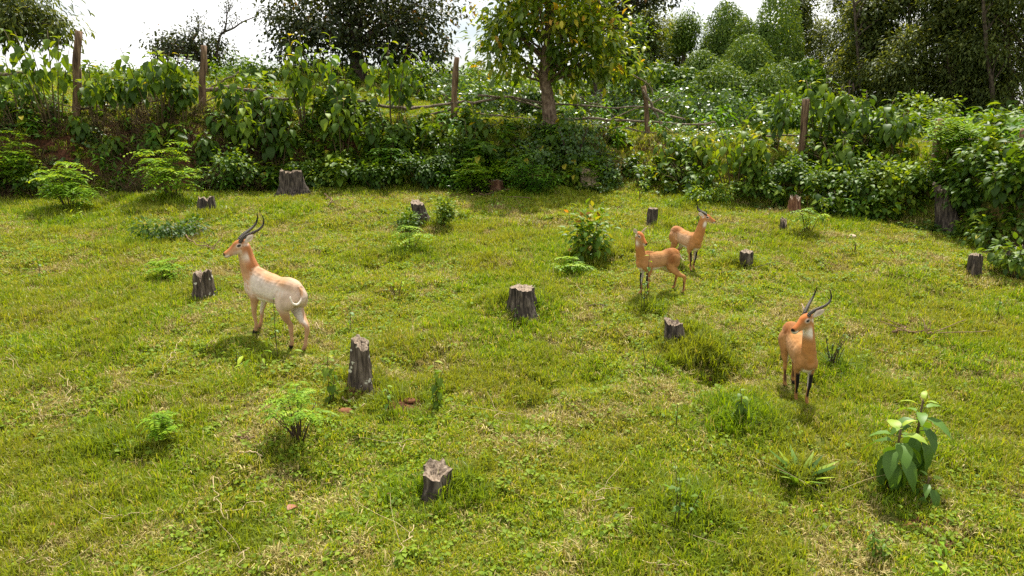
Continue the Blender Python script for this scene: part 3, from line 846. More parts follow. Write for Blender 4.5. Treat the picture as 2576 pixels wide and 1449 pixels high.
# kind, px, py of the foot, row of the top, width in pixels, leaf size, label
SH = [
 # tall shrubs with hanging leaves along the left bank
 ('droop', 60, 330, 160, 130, .24, 'tall shrub with hanging leaves at the far left fence corner'),
 ('droop', 140, 325, 95, 150, .25, 'tallest hanging-leaved shrub leaning against the leftmost fence post'),
 ('droop', 245, 320, 165, 130, .25, 'hanging-leaved shrub just right of the leftmost fence post'),
 ('droop', 320, 318, 190, 120, .24, 'bare-stemmed shrub midway between the two left fence posts'),
 ('droop', 400, 320, 135, 150, .26, 'high hanging-leaved shrub on thin stems above the earth bank'),
 ('droop', 460, 315, 205, 100, .24, 'shrub crowding the left side of the pale second fence post'),
 ('rosette', 540, 350, 262, 0, .34, 'single bright green large-leaved plant below the second fence post'),
 ('droop', 600, 335, 195, 110, .25, 'shrub with drooping leaves right of the second fence post'),
 ('droop', 690, 345, 245, 150, .26, 'broad grey-green hanging-leaved shrub below the dark spreading tree, left part'),
 ('droop', 770, 330, 105, 120, .27, 'tall dark-leaved shrub left of the highest hedge plant'),
 ('rosette', 838, 315, 72, 0, .42, 'highest large-leaved plant rising in front of the dark spreading tree'),
 ('droop', 880, 330, 200, 90, .25, 'narrow yellow-green drooping shrub right of the highest hedge plant'),
 ('droop', 985, 345, 120, 120, .26, 'vine-wrapped drooping shrub with two raised tips'),
 ('droop', 860, 410, 250, 100, .25, 'drooping shrub hanging down the bank face below the highest plant'),
 ('droop', 1040, 400, 285, 130, .24, 'low drooping shrub on the bank left of the third fence post'),
 ('droop', 1180, 400, 305, 90, .20, 'yellowish arching shrub on the bank under the third fence post'),
 ('droop', 700, 440, 285, 120, .26, 'large hanging-leaved shrub rooted above the big stump at the bank foot'),
 ('droop', 620, 400, 265, 110, .26, 'hanging-leaved shrub on the bank above the jagged low stump'),
 ('droop', 285, 405, 340, 50, .22, 'small drooping plant alone on the bare earth bank'),
 ('droop', 205, 375, 285, 90, .24, 'pale drooping plant at the top edge of the earth bank'),
 ('droop', 395, 400, 320, 50, .22, 'small bright drooping plant on the earth bank near the layered bush'),
 ('droop', 1590, 290, 135, 110, .28, 'dark drooping shrub behind the yellowing tree at its right'),
 # bushes at the bank foot
 ('bush', 590, 480, 375, 130, .12, 'dark leafy bush at the bank foot left of the big stump'),
 ('bush', 850, 475, 390, 130, .13, 'leafy bush at the bank foot right of the big stump'),
 ('bush', 945, 480, 400, 120, .12, 'leafy bush at the bank foot below the feathery middle shrub'),
 ('bush', 1070, 470, 380, 120, .11, 'dark green bush on the bank foot left of the tree trunk'),
 ('bush', 1130, 430, 330, 130, .10, 'low bush on the shaded bank between third post and trunk'),
 ('mound', 1440, 440, 285, 110, .10, 'heap of dark ivy leaves just right of the tree trunk'),
 ('mound', 1330, 415, 350, 120, .10, 'low ivy-covered heap in front of the tree trunk'),
 ('mound', 1520, 470, 395, 80, .09, 'pale glossy vine tumbling down beside the pale broken stump'),
 # layered yellow-green shrubs
 ('pinnate', 180, 530, 415, 170, .26, 'layered yellow-green shrub in the grass at the left, nearest of three'),
 ('pinnate', 440, 505, 370, 185, .27, 'widest layered yellow-green shrub in front of the earth bank'),
 ('pinnate', 40, 470, 350, 180, .27, 'layered yellow-green shrub cut off by the left edge'),
 ('dpinnate', 985, 455, 352, 115, .26, 'feathery green shrub on the bank below the vine-wrapped one'),
 ('dpinnate', 1210, 440, 355, 110, .26, 'feathery dark green shrub left of the trunk foot'),
 ('dpinnate', 1330, 490, 385, 150, .28, 'broad feathery green shrub at the bank foot under the tree'),
 ('pinnate', 1190, 490, 405, 100, .22, 'small bright feathery shrub beside the half hidden stump'),
 ('pinnate', 1255, 470, 410, 80, .22, 'slender layered seedling standing over the half hidden stump'),
 ('pinnate', 1490, 470, 400, 70, .20, 'bright seedling in front of the pale broken stump'),
 ('pinnate', 2400, 390, 305, 160, .30, 'bright layered shrub behind the fence post at far right'),
 # right bank thicket
 ('droop', 1850, 490, 325, 180, .26, 'largest grey-green hanging-leaved shrub in the right bank thicket'),
 ('droop', 1700, 440, 345, 90, .20, 'tall leafy shrub at the right edge of the grassy ramp'),
 ('droop', 1760, 430, 320, 90, .22, 'yellow-tinged shrub between ramp and largest grey-green shrub'),
 ('droop', 1945, 380, 225, 100, .24, 'drooping shrub left of the post with the tall shrub'),
 ('droop', 2060, 375, 205, 130, .27, 'tall bright-topped shrub right beside the fifth fence post'),
 ('droop', 2180, 380, 235, 150, .27, 'bright-topped drooping shrub midway between the fifth and sixth posts'),
 ('droop', 2260, 390, 285, 110, .26, 'drooping shrub left of the sixth fence post'),
 ('bush', 1960, 470, 375, 140, .12, 'dense green bush low in the right thicket behind the female'),
 ('bush', 2050, 500, 400, 140, .13, 'leafy bush above the small dark pointed stump'),
 ('bush', 2160, 510, 400, 150, .13, 'leafy bush in the middle of the right thicket'),
 ('bush', 2260, 530, 410, 140, .13, 'leafy bush left of the tall leaning stump'),
 ('bush', 2350, 500, 400, 120, .12, 'leafy bush right above the tall leaning stump'),
 ('bush', 2450, 520, 395, 150, .14, 'leafy bush behind the right edge plants'),
 ('bush', 2550, 510, 380, 150, .14, 'leafy bush cut off by the right edge below the last post'),
 ('bush', 2480, 440, 365, 150, .14, 'yellow-green bush below the last two fence posts'),
 ('bush', 1780, 520, 465, 90, .10, 'small bush at the thicket foot just behind the young male'),
 ('bush', 1900, 500, 440, 110, .11, 'dark bush at the thicket foot below the largest shrub'),
 ('broadbush', 2490, 630, 530, 140, .15, 'broad-leaved bright bush at the right edge behind the dark stump'),
 ('broadbush', 2550, 700, 610, 100, .15, 'drooping dark-leaved plant at the right edge in front of the rotten log'),
 # glossy vine heaps beyond the fence
 ('mound', 1560, 300, 215, 200, .15, 'glossy vine heap behind the fence right of the tree'),
 ('mound', 1730, 308, 210, 220, .15, 'glossy vine heap behind the fourth fence post'),
 ('mound', 1860, 318, 225, 200, .15, 'leafy vine heap in front of the round green mounds'),
 ('mound', 1180, 265, 195, 170, .15, 'glossy vine heap left of the third fence post top'),
 ('mound', 1300, 290, 205, 180, .15, 'shaded vine heap behind the tree trunk'),
 ('bush', 1060, 250, 160, 180, .18, 'sunny yellow-green bush under the dark spreading tree'),
 ('bush', 650, 215, 150, 150, .16, 'sunny bush on the crest right of the second fence post'),
 ('bush', 560, 190, 130, 120, .15, 'small leafy bush on the crest behind the second fence post'),
 ('bush', 1980, 330, 240, 130, .18, 'bush behind the fence left of the fifth post'),
 ('bush', 2320, 330, 240, 150, .18, 'bush at the foot of the tall right hand trees'),
 ('bush', 2130, 320, 250, 120, .18, 'bush behind the fence under the dark trees'),
 # small plants in the meadow
 ('bush', 430, 608, 545, 150, .10, 'low spreading broad-leaved plant left of the pale antelope head'),
 ('pinnate', 425, 700, 655, 110, .16, 'low feathery plant left of the lichened split stump'),
 ('pinnate', 1030, 635, 575, 105, .20, 'small bright feathery plant in the middle of the upper meadow'),
 ('bush', 1028, 585, 530, 60, .09, 'leafy sprig left of the dark tilted stump'),
 ('bush', 1115, 570, 495, 60, .08, 'pale leafy sprig right of the dark tilted stump'),
 ('redtip', 1483, 655, 548, 105, .13, 'dense dark bushy sapling with reddish top left of the female antelope'),
 ('pinnate', 1440, 690, 650, 110, .16, 'low star-leaved plant below the dark bushy sapling'),
 ('sap', 1628, 780, 640, 0, .11, 'thin sapling whose leaves cross the female antelope flank'),
 ('sap2', 1612, 785, 680, 0, .07, 'bare dark-stemmed sapling beside the thin one at the female'),
 ('sap', 1790, 648, 610, 0, .12, 'small dark sapling right of the young male antelope'),
 ('sap', 700, 905, 745, 0, .10, 'tall thin sapling in front of the pale antelope hind legs'),
 ('low', 668, 905, 868, 90, .15, 'low toothed-leaved plant in the pale antelope shadow'),
 ('sap', 882, 835, 768, 0, .10, 'small two-tiered sapling right of the pale antelope'),
 ('pinnate', 752, 1105, 955, 165, .15, 'light green feathered shrub on bare dark stems in the foreground'),
 ('sapb', 832, 1010, 890, 75, .13, 'leafy young plant between the feathered shrub and the bare stump'),
 ('sap', 975, 1040, 968, 0, .09, 'thin weak sapling on the red earth right of the bare stump'),
 ('sapb', 1095, 1025, 905, 55, .14, 'dark green upright leafy plant right of the red earth'),
 ('pinnate', 412, 1118, 1045, 80, .14, 'tiny yellow feathered seedling alone at the lower left'),
 ('sapb', 1857, 1062, 978, 55, .14, 'bright young plant alone in the grass left of the facing male'),
 ('rosette', 2235, 1240, 1040, 0, .27, 'nearest large-leaved plant with broad wavy hanging leaves'),
 ('rosette', 2285, 1205, 968, 0, .27, 'taller large-leaved plant just behind the nearest one'),
 ('rosette2', 2318, 1262, 1188, 0, .16, 'small hanging-leaved shoot right of the two large-leaved plants'),
 ('redsap', 2192, 1405, 1318, 45, .08, 'slender weed with reddish tips at the lower right'),
 ('sap2', 1690, 1335, 1165, 90, .07, 'straggly brown-stemmed plant in the lower middle'),
 ('low', 1715, 1300, 1240, 100, .10, 'round-leaved low plant at the foot of the straggly stem'),
 ('twiggy', 2098, 925, 828, 90, .05, 'twiggy dark-stemmed clump just right of the facing male'),
 ('tuft', 2012, 1222, 1140, 80, .3, 'clump of long broad grass blades left of the large-leaved plants'),
 ('twiggy2', 1610, 945, 860, 60, .04, 'two thin bare stems in the middle of the meadow'),
 ('pinnate', 2030, 588, 532, 90, .18, 'bright ferny plant right of the small dark pointed stump'),
 ('sapb', 2065, 570, 500, 40, .10, 'leafy sprig right behind the bright ferny plant'),
 ('sap', 1300, 815, 770, 0, .07, 'small seedling below the broad dark stump'),
 ('sap', 740, 640, 585, 0, .08, 'small seedling right of the pale antelope horns'),
 ('sap', 102, 715, 640, 0, .09, 'thin lone seedling at the far left of the meadow'),
 ('low', 240, 560, 520, 70, .10, 'grey-green low plant right of the nearest layered shrub'),
 ('sapb', 1085, 1250, 1205, 45, .08, 'small red-tipped seedling in front of the half buried stump'),
 ('low', 2150, 635, 600, 30, .09, 'dark curled weed near the pale stone'),
 ('sap', 2510, 800, 745, 0, .08, 'yellow-leaved thin weed at the right of the meadow'),
 ('low', 2260, 640, 605, 90, .10, 'wilted brown-green weeds left of the dark right stump'),
 ('sap', 1240, 520, 480, 0, .12, 'small seedling on the meadow edge below the half hidden stump'),
 ('low', 1240, 530, 495, 60, .12, 'low star-leaved seedling beside the curved dead branch'),
 ('tuft', 1660, 445, 405, 60, .5, 'sword-leaved clump at the foot of the grassy ramp'),
 ('sapb', 1755, 570, 495, 60, .12, 'yellow-green leafy plant right behind the young male horns'),
 ('low', 1610, 500, 465, 70, .10, 'low green sprig at the foot of the ramp'),
 ('low', 2370, 1435, 1400, 50, .10, 'pale green rosette weed at the bottom right'),
 ('sap', 1700, 1075, 1010, 50, .06, 'faint grey-green weed left of the bright young plant'),
 ('sap2', 600, 925, 880, 30, .04, 'pair of dry upright stalks left of the low toothed plant'),
 ('low', 1000, 745, 700, 60, .10, 'pale yellow-green seedling below the dark hollow'),
 ('bush', 90, 480, 425, 120, .11, 'leafy plants behind the layered shrub at the left edge'),
 ('bush', 780, 470, 400, 90, .11, 'dark bush directly right of the big stump'),
 ('droop', 530, 430, 330, 110, .24, 'drooping shrub on the bank right of the widest layered shrub'),
 ('droop', 950, 400, 290, 90, .24, 'shrub hanging over the bank below the vine-wrapped one'),
 ('droop', 30, 270, 150, 110, .25, 'shrub with hanging leaves at the top left edge'),
 ('droop', 2540, 560, 420, 120, .22, 'drooping shrub at the right edge above the rotten log'),
 ('droop', 2120, 470, 350, 120, .22, 'drooping shrub rising from the middle of the right thicket'),
]
def shrubs():
    for i, (kind, px, py, top, wpx, L, label) in enumerate(SH):
        p, h, mpp = pxh(px, py, top)
        r = max(.05, wpx * mpp / 2)
        sd = 1000 + i
        if kind == 'droop':
            left = px < 480 and py < 340
            nst = int(np.clip(r * (7.5 if left else 8), 4, 9))
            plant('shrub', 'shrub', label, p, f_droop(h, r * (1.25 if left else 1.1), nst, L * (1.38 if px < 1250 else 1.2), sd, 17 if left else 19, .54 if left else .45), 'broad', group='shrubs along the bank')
        elif kind == 'bush':
            L = L * 1.12 if py < 560 else L
            n = int(np.clip(1700 * r * h * (.12 / L) ** 2, 90, 900)) if py < 700 else 150
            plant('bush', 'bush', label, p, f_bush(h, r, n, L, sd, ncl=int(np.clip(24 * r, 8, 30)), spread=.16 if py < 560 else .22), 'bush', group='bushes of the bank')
        elif kind == 'broadbush':
            plant('bush', 'bush', label, p, f_bush(h, r, 260, L, sd, 'ov4', .5, ncl=14), 'broad', group='bushes of the bank')
        elif kind == 'pinnate':
            small = wpx < 120 and py > 560
            plant('feathered_shrub', 'shrub', label, p, f_pinnate(h * 1.08, r, 6 if small else (8 if py > 900 else 14), min(r * .9, L * 1.5), sd, .15 if py < 560 else .09 if py < 900 else .05, 5 if py < 900 else 8, 5, 2 if small or py > 900 else 3, 6 if py > 1000 and not small else 0, .11 if py > 900 else .2), 'pinnate', 'darkstem', 'feathered shrubs')
        elif kind == 'dpinnate':
            plant('feathered_shrub', 'shrub', label, p, f_pinnate(h, r, 12, L * 1.4, sd, .14, 5, 5, 4), 'deep_pinnate', 'darkstem', 'feathered shrubs')
        elif kind == 'mound':
            plant('vine_heap', 'climbing plant', label, p, f_mound(r, r * .7, h, int(np.clip(r * h * 1100 * (.1 / L) ** 1.2, 300, 2200)), L, sd), 'ivy', 'darkstem', 'vine heaps')
        elif kind in ('rosette', 'rosette2'):
            n = 21 if kind == 'rosette' else 8
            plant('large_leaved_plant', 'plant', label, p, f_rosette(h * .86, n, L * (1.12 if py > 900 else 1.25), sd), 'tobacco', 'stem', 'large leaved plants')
        elif kind == 'redtip':
            plant('bushy_sapling', 'sapling', label, p, f_bush(h * 1.12, r * .85, 460, L * 1.1, sd, 'ov3', .2, ncl=34, spread=.22, flat=1.2), 'redtip', group='meadow seedlings')
        elif kind == 'redsap':
            plant('weed', 'weed', label, p, f_sapling(h, 16, L, sd, 'lan3', low=.2, stems=3), 'redtip', group='meadow seedlings')
        elif kind == 'sap':
            plant('sapling', 'sapling', label, p, f_sapling(h, 7, L, sd), 'tobacco', 'darkstem', group='meadow seedlings')
        elif kind == 'sapb':
            plant('sapling', 'sapling', label, p, f_sapling(h, 12, L, sd, low=.12, droop=.7, stems=2), 'broad', group='meadow seedlings')
        elif kind == 'sap2':
            plant('sapling', 'sapling', label, p, f_sapling(h, 5, L, sd, 'heart', stems=3, rad=.005), 'bush', 'darkstem', group='meadow seedlings')
        elif kind == 'low':
            plant('weed', 'weed', label, p, f_bush(h, r, 26, L, sd, 'lan3', .1, 3, 5, .5), 'pinnate', group='meadow seedlings')
        elif kind == 'twiggy':
            def fl(lf, st, h=h, r=r, sd=sd):
                rng = np.random.default_rng(sd)
                for k in range(11):
                    a = rng.random() * 2 * PI; q = (.4 + .6 * rng.random())
                    P = stem_curve([rng.normal() * .03, rng.normal() * .03, -.03], [r * q * math.cos(a), r * q * math.sin(a), h * (.5 + .5 * rng.random())], [-.03, 0, .03])
                    tube(st, P, np.linspace(.008, .003, 6), 5)
                    add_leaves(lf, 'ov3', at_t(P, rng.random(5) * .8 + .2), rdir(rng, 5), [0, 0, 1.0], .05, rng.random(5))
                f_tuft(.25, .25, 60, sd)(lf, st)
            plant('twiggy_clump', 'plant', label, p, fl, 'bush', 'darkstem', 'meadow seedlings')
        elif kind == 'twiggy2':
            def fl(lf, st, h=h, sd=sd):
                tube(st, stem_curve([.06, 0, -.03], [-.0, 0, h], [.05, 0, 0]), np.linspace(.006, .003, 6), 5)
                tube(st, stem_curve([.14, 0, -.03], [.36, 0, h * 1.25], [-.04, 0, 0]), np.linspace(.006, .003, 6), 5)
                add_leaves(lf, 'ov3', [[0, 0, h], [.3, 0, h], [.02, 0, h * .8]], [[1, 0, .2], [-1, .3, .1], [-1, 0, 0]], [0, 0, 1.0], .05, .5)
            plant('bare_stems', 'plant', label, p, fl, 'bush', 'darkstem', 'meadow seedlings')
        elif kind == 'tuft':
            plant('grass_clump', 'grass clump', label, p, f_tuft(h * 1.25, r, 26, sd, .022 if L > .4 else .016), 'tobacco', group='meadow seedlings')

# ------------------------------------------------------------------ trees
def tree(label, base, trunk, tr, crown, ncl, per, L, cr, mat, tpl='lan2', seed=1, bark='darktrunk', droop=.35, group='trees behind the fence', extra=None, ntr=1, shell=.45, sprays=0, name='tree', limbs=True, up=0.0):
    """trunk: points of the trunk's axis above the base; crown: ellipsoids (x, y, z, rx, ry, rz) relative to the base"""
    rng = np.random.default_rng(seed)
    root = thing(name, base, label, 'tree', group)
    tb, lf = MB(), MB()
    axes = []
    for k in range(ntr):
        off = np.array([rng.normal() * .35, rng.normal() * .35, 0]) * (k > 0) * 1.6
        P = catmull(np.asarray(trunk, float) + off * np.linspace(1, 2.0, len(trunk))[:, None], 5)
        P = P + rng.normal(size=P.shape) * tr * .10
        r = tr * (np.linspace(1, .35, len(P)) + .35 * np.exp(-np.linspace(0, 1, len(P)) / .06))
        tube(tb, P, r * (1 if k == 0 else .7), 9, jit=.07, rng=rng)
        axes.append(P)
    w = np.array([c[3] * c[4] * c[5] for c in crown]) ** .7; w = w / w.sum()
    for k in range(ncl):
        c = crown[rng.choice(len(crown), p=w)]
        d = rdir(rng, 1)[0]; q = (shell + (1 - shell) * rng.random()) if rng.random() < .8 else rng.random()
        C = np.array(c[:3]) + d * np.array(c[3:]) * q * (.9 + .25 * rng.random())
        if limbs and k < 60:
            P = axes[rng.integers(len(axes))]
            z0 = np.clip(C[2] - (.25 + .5 * rng.random()) * np.linalg.norm(C[:2] - P[-1][:2]) - .3, P[len(P) // 3][2], P[-1][2])
            a0 = P[np.argmin(np.abs(P[:, 2] - z0))]
            B_ = stem_curve(a0, C, [rng.normal() * .2, rng.normal() * .2, .12 * np.linalg.norm(C - a0)], 7)
            l = np.linalg.norm(C - a0)
            tube(tb, B_, np.linspace(min(tr * .4, .02 + .016 * l), .010, 7), 5)
        m = int(per * (.5 + rng.random()))
        e = rng.normal(size=(m, 3)) * np.array([1, 1, .72]) * cr * (.55 + .6 * rng.random())
        if sprays: e[:, 2] -= np.abs(e[:, 0]) * .3
        D = nrm(e) * .6 + nrm(C - np.array(c[:3])) * .35 + rng.normal(size=(m, 3)) * .45 - np.array([0, 0, droop]) + np.array([0, 0, up])
        sh = rng.normal() * .14
        add_leaves(lf, tpl, C + e, D, np.array([0, 0, 1.0]) + rng.normal(size=(m, 3)) * .3, L * (.6 + .7 * rng.random(m)), np.clip(rng.normal(.42 + sh, .22, m), 0, 1))
    if extra: extra(tb, lf, rng)
    tb.build('trunk', M[bark], root)
    lf.build('crown', M[mat], root, smooth=False)
    return root
def at(px, py, y): return at_depth(px, py, y)
def gbase(px, y):
    """ground point in column px at distance y"""
    p = at_depth(px, 300, y); p[2] = float(Z(p[0], p[1])); return p
def trees():
    # the yellowing tree on the bank
    b = gp(1388, 322); D = b[1]; k = D / FPX
    X = lambda px, py: at_depth(px, py, D) - b
    c = [tuple(X(1390, 60)) + (150 * k, 1.9, 100 * k), tuple(X(1280, 105)) + (80 * k, 1.5, 75 * k), tuple(X(1500, 90)) + (95 * k, 1.6, 95 * k), tuple(X(1420, -80)) + (150 * k, 1.9, 110 * k), tuple(X(1300, -30)) + (100 * k, 1.6, 100 * k), tuple(X(1545, 150)) + (45 * k, .9, 45 * k), tuple(X(1440, 165)) + (65 * k, 1.0, 28 * k)]
    tree('yellowing broad-leaved tree with a clear trunk on the bank before the fence', b, [(0, 0, -.2), X(1382, 270), X(1370, 210), X(1372, 150), X(1383, 60), X(1395, -60), X(1400, -160)], 18 * k, c, 200, 34, .29, .34, 'mango', 'lan3w', 3, 'trunk', .25, group='trees')
    # big dark tree, left of it
    Y = 38.0; b = gbase(905, Y); k = Y / FPX
    X = lambda px, py: at_depth(px, py, Y) - b
    c = [tuple(X(910, 60)) + (215 * k, 3.6, 75 * k), tuple(X(780, 40)) + (120 * k, 2.8, 85 * k), tuple(X(1040, 50)) + (115 * k, 2.8, 80 * k), tuple(X(900, -60)) + (250 * k, 4, 90 * k), tuple(X(730, 120)) + (55 * k, 1.5, 35 * k), tuple(X(1090, 130)) + (50 * k, 1.5, 30 * k), tuple(X(960, 130)) + (130 * k, 2.2, 30 * k)]
    tree('broad dark spreading tree behind the fence left of the yellowing tree', b, [(0, 0, -.3), X(900, 140), X(895, 90), X(905, 20), X(910, -80)], .42, c, 330, 52, .24, .55, 'dark', 'ov2', 5, group='trees')
    # tree reaching in at the top left corner
    Y = 29.0; b = gbase(-190, Y); k = Y / FPX
    X = lambda px, py: at_depth(px, py, Y) - b
    c = [tuple(X(0, 10)) + (130 * k, 1.8, 65 * k), tuple(X(110, 50)) + (75 * k, 1.3, 42 * k), tuple(X(40, 75)) + (70 * k, 1.2, 40 * k), tuple(X(-120, -20)) + (170 * k, 2.2, 120 * k), tuple(X(160, 75)) + (40 * k, .8, 30 * k)]
    tree('dark long-leaved tree reaching in from the top left corner', b, [(0, 0, -.3), X(-180, 150), X(-160, 60), X(-110, -20), X(-60, -80)], .32, c, 190, 40, .27, .36, 'dusky', 'lan3', 7, droop=.5, group='trees')
    # gnarled low tree on the crest with bare boughs
    Y = 42.0; b = gbase(520, Y); k = Y / FPX
    X = lambda px, py: at_depth(px, py, Y) - b
    def bare(tb, lf, rng):
        def limb(pts, r):
            P = catmull([X(*q) + np.array([0, rng.normal() * .1, 0]) for q in pts], 4)
            tube(tb, P, np.linspace(r, r * .3, len(P)), 5)
            return P
        mainb = [limb([(545, 150), (550, 105), (560, 85), (585, 70), (610, 55), (640, 40)], .085), limb([(560, 85), (568, 60), (572, 35), (582, 10)], .06), limb([(470, 130), (490, 95), (500, 75), (495, 50)], .06)]
        for P in mainb:
            for _ in range(16):
                a = P[rng.integers(len(P) // 3, len(P))]
                d = np.array([rng.normal() * .5, rng.normal() * .3, .25 + .6 * rng.random()])
                e = a + d * (.5 + .5 * rng.random())
                tube(tb, stem_curve(a, e, rng.normal(size=3) * .1), np.linspace(.022, .008, 6), 4)
                m = 6
                add_leaves(lf, 'ov2', e + rng.normal(size=(m, 3)) * .12, rdir(rng, m), [0, 0, 1.0], .15, rng.random(m) * .6)
    c = [tuple(X(395, 105)) + (45 * k, 1.1, 18 * k), tuple(X(460, 105)) + (45 * k, 1.1, 26 * k), tuple(X(520, 118)) + (48 * k, 1.1, 30 * k), tuple(X(430, 130)) + (60 * k, 1.1, 22 * k), tuple(X(495, 60)) + (22 * k, .7, 16 * k)]
    tree('gnarled low tree on the crest with bare twisting boughs against the sky', b, [(0, 0, -.3), X(515, 160), X(500, 130), X(480, 105)], .2, c, 62, 46, .2, .34, 'dark', 'ov2', 9, extra=bare, group='trees')
    # dark tree leaning behind the yellowing one
    Y = 36.0; b = gbase(1500, Y); k = Y / FPX
    X = lambda px, py: at_depth(px, py, Y) - b
    c = [tuple(X(1640, -10)) + (70 * k, 1.4, 22 * k), tuple(X(1560, -40)) + (120 * k, 2, 60 * k), tuple(X(1530, 60)) + (50 * k, 1.2, 60 * k), tuple(X(1480, 20)) + (80 * k, 1.5, 80 * k)]
    tree('leaning dark tree behind the yellowing tree, its bough reaching right', b, [(0, 0, -.3), X(1512, 160), X(1535, 100), X(1560, 40), X(1580, -30)], .34, c, 100, 46, .22, .42, 'dark', 'ov2', 11, group='trees')
    Y = 40.0; b = gbase(1585, Y); k = Y / FPX
    X = lambda px, py: at_depth(px, py, Y) - b
    tree('ivy-clad column of a tree right of the leaning dark tree', b, [(0, 0, -.3), X(1580, 150), X(1578, 60)], .25, [tuple(X(1580, 110)) + (34 * k, .9, 75 * k), tuple(X(1560, 170)) + (40 * k, 1, 40 * k)], 60, 70, .2, .4, 'bush', 'ov2', 12)
    # far trees, left to right: column, top row, bottom row of crown, half width, distance
    FT = [(1640, 30, 190, 50, 46, 'dusky', 'thin feathery grey-green tree right of the ivy-clad column'),
          (1695, 62, 175, 34, 50, 'dusky', 'small pale tree filling the gap below the white sky'),
          (1728, 42, 120, 26, 48, 'bamboo', 'little round-headed tree left of the tall domes'),
          (2000, -20, 130, 42, 52, 'dusky', 'slender dark tree right of the tallest green mound'),
          (2062, 60, 240, 42, 50, 'dusky', 'dark rounded tree in the dip of the skyline'),
          (2140, -40, 270, 60, 46, 'dusky', 'dark slim tree right of the skyline dip'),
          (2215, -60, 330, 75, 40, 'dusky', 'tall open grey-green tree, first of the right hand row'),
          (2330, -90, 330, 85, 39, 'dusky', 'tall open tree with brownish leaves in the right hand row'),
          (2300, 90, 335, 80, 37, 'dusky', 'lower full-leaved tree in front of the tall open ones'),
          (2440, -90, 300, 90, 37, 'dusky', 'tall dark tree left of the many-trunked one'),
          (2540, -110, 280, 105, 35, 'dusky', 'many-trunked dark tree at the right edge'),
          (2440, 130, 320, 85, 36, 'dusky', 'dark low-crowned tree beside the many-trunked one')]
    for i, (px, top, bot, hw, Y, mat, label) in enumerate(FT):
        b = gbase(px, Y); k = Y / FPX
        X = lambda a, q: at_depth(a, q, Y) - b
        rng = np.random.default_rng(400 + i)
        c = []
        nc = max(2, int((bot - top) / 60))
        for j in range(nc):
            f = (j + .5) / nc
            wv = hw * (.55 + .45 * math.sin(PI * (.15 + .75 * f))) 
            c.append(tuple(X(px + rng.normal() * hw * .25, top + (bot - top) * f)) + (wv * k, wv * k * .9, (bot - top) / nc * .75 * k))
        area = 2 * hw * k * (bot - top) * k
        ncl = int(np.clip(area * 6.0, 60, 330))
        many = 'many-trunked' in label
        tree(label, b, [(0, 0, -.3), X(px + rng.normal() * 4, bot), X(px + rng.normal() * 6, (top + bot) / 2), X(px, top + 10)], .16 if not many else .2, c, int(ncl * 1.35), 76, .215, .40, mat, 'lan2' if i % 3 else 'ov2', 60 + i, ntr=6 if many else (2 if hw > 70 else 1), droop=.35)
    # green mounds smothered by climbing plants
    DM = [(1815, 185, 8, 66, 50, 'tall round-topped mound of feathery climbers'), (1860, 190, 45, 46, 48, 'second round mound of climbers leaning on the tall one'), (1935, 225, -30, 72, 46, 'highest steep mound of feathery climbers'),
          (1755, 180, 115, 46, 44, 'low round dome of feathery climbers at the left'), (1870, 235, 85, 75, 43, 'wide sloping mound of climbers below the highest'), (1815, 260, 150, 85, 39, 'leafy lower mound left of the dark gap'),
          (1935, 265, 155, 70, 38, 'leafy lower mound right of the first one'), (2020, 240, 140, 48, 40, 'dark leafy mound at the foot of the slender tree'), (1660, 215, 150, 60, 42, 'low tangled mound behind the dead twigs')]
    for i, (px, bot, top, hw, Y, label) in enumerate(DM):
        b = at_depth(px, bot, Y); g = gbase(px, Y); k = Y / FPX
        h = (bot - top) * k
        lift = b[2] - g[2]
        n = int(np.clip(hw * k * h * 1100, 2000, 9000))
        plant('climber_mound', 'climbing plant', label, g, f_mound(hw * k, hw * k * .9, h * 1.0 + max(0, lift) * .0, int(n * 2.4) if i < 7 else int(n * 1.3), .22 if i < 7 else .28, 700 + i, 'lan2' if i < 7 else 'ov2', .75, lift=max(0, lift) - .3, lumps=4), 'bamboo' if i < 7 else 'bush', 'darkstem', 'climber mounds')

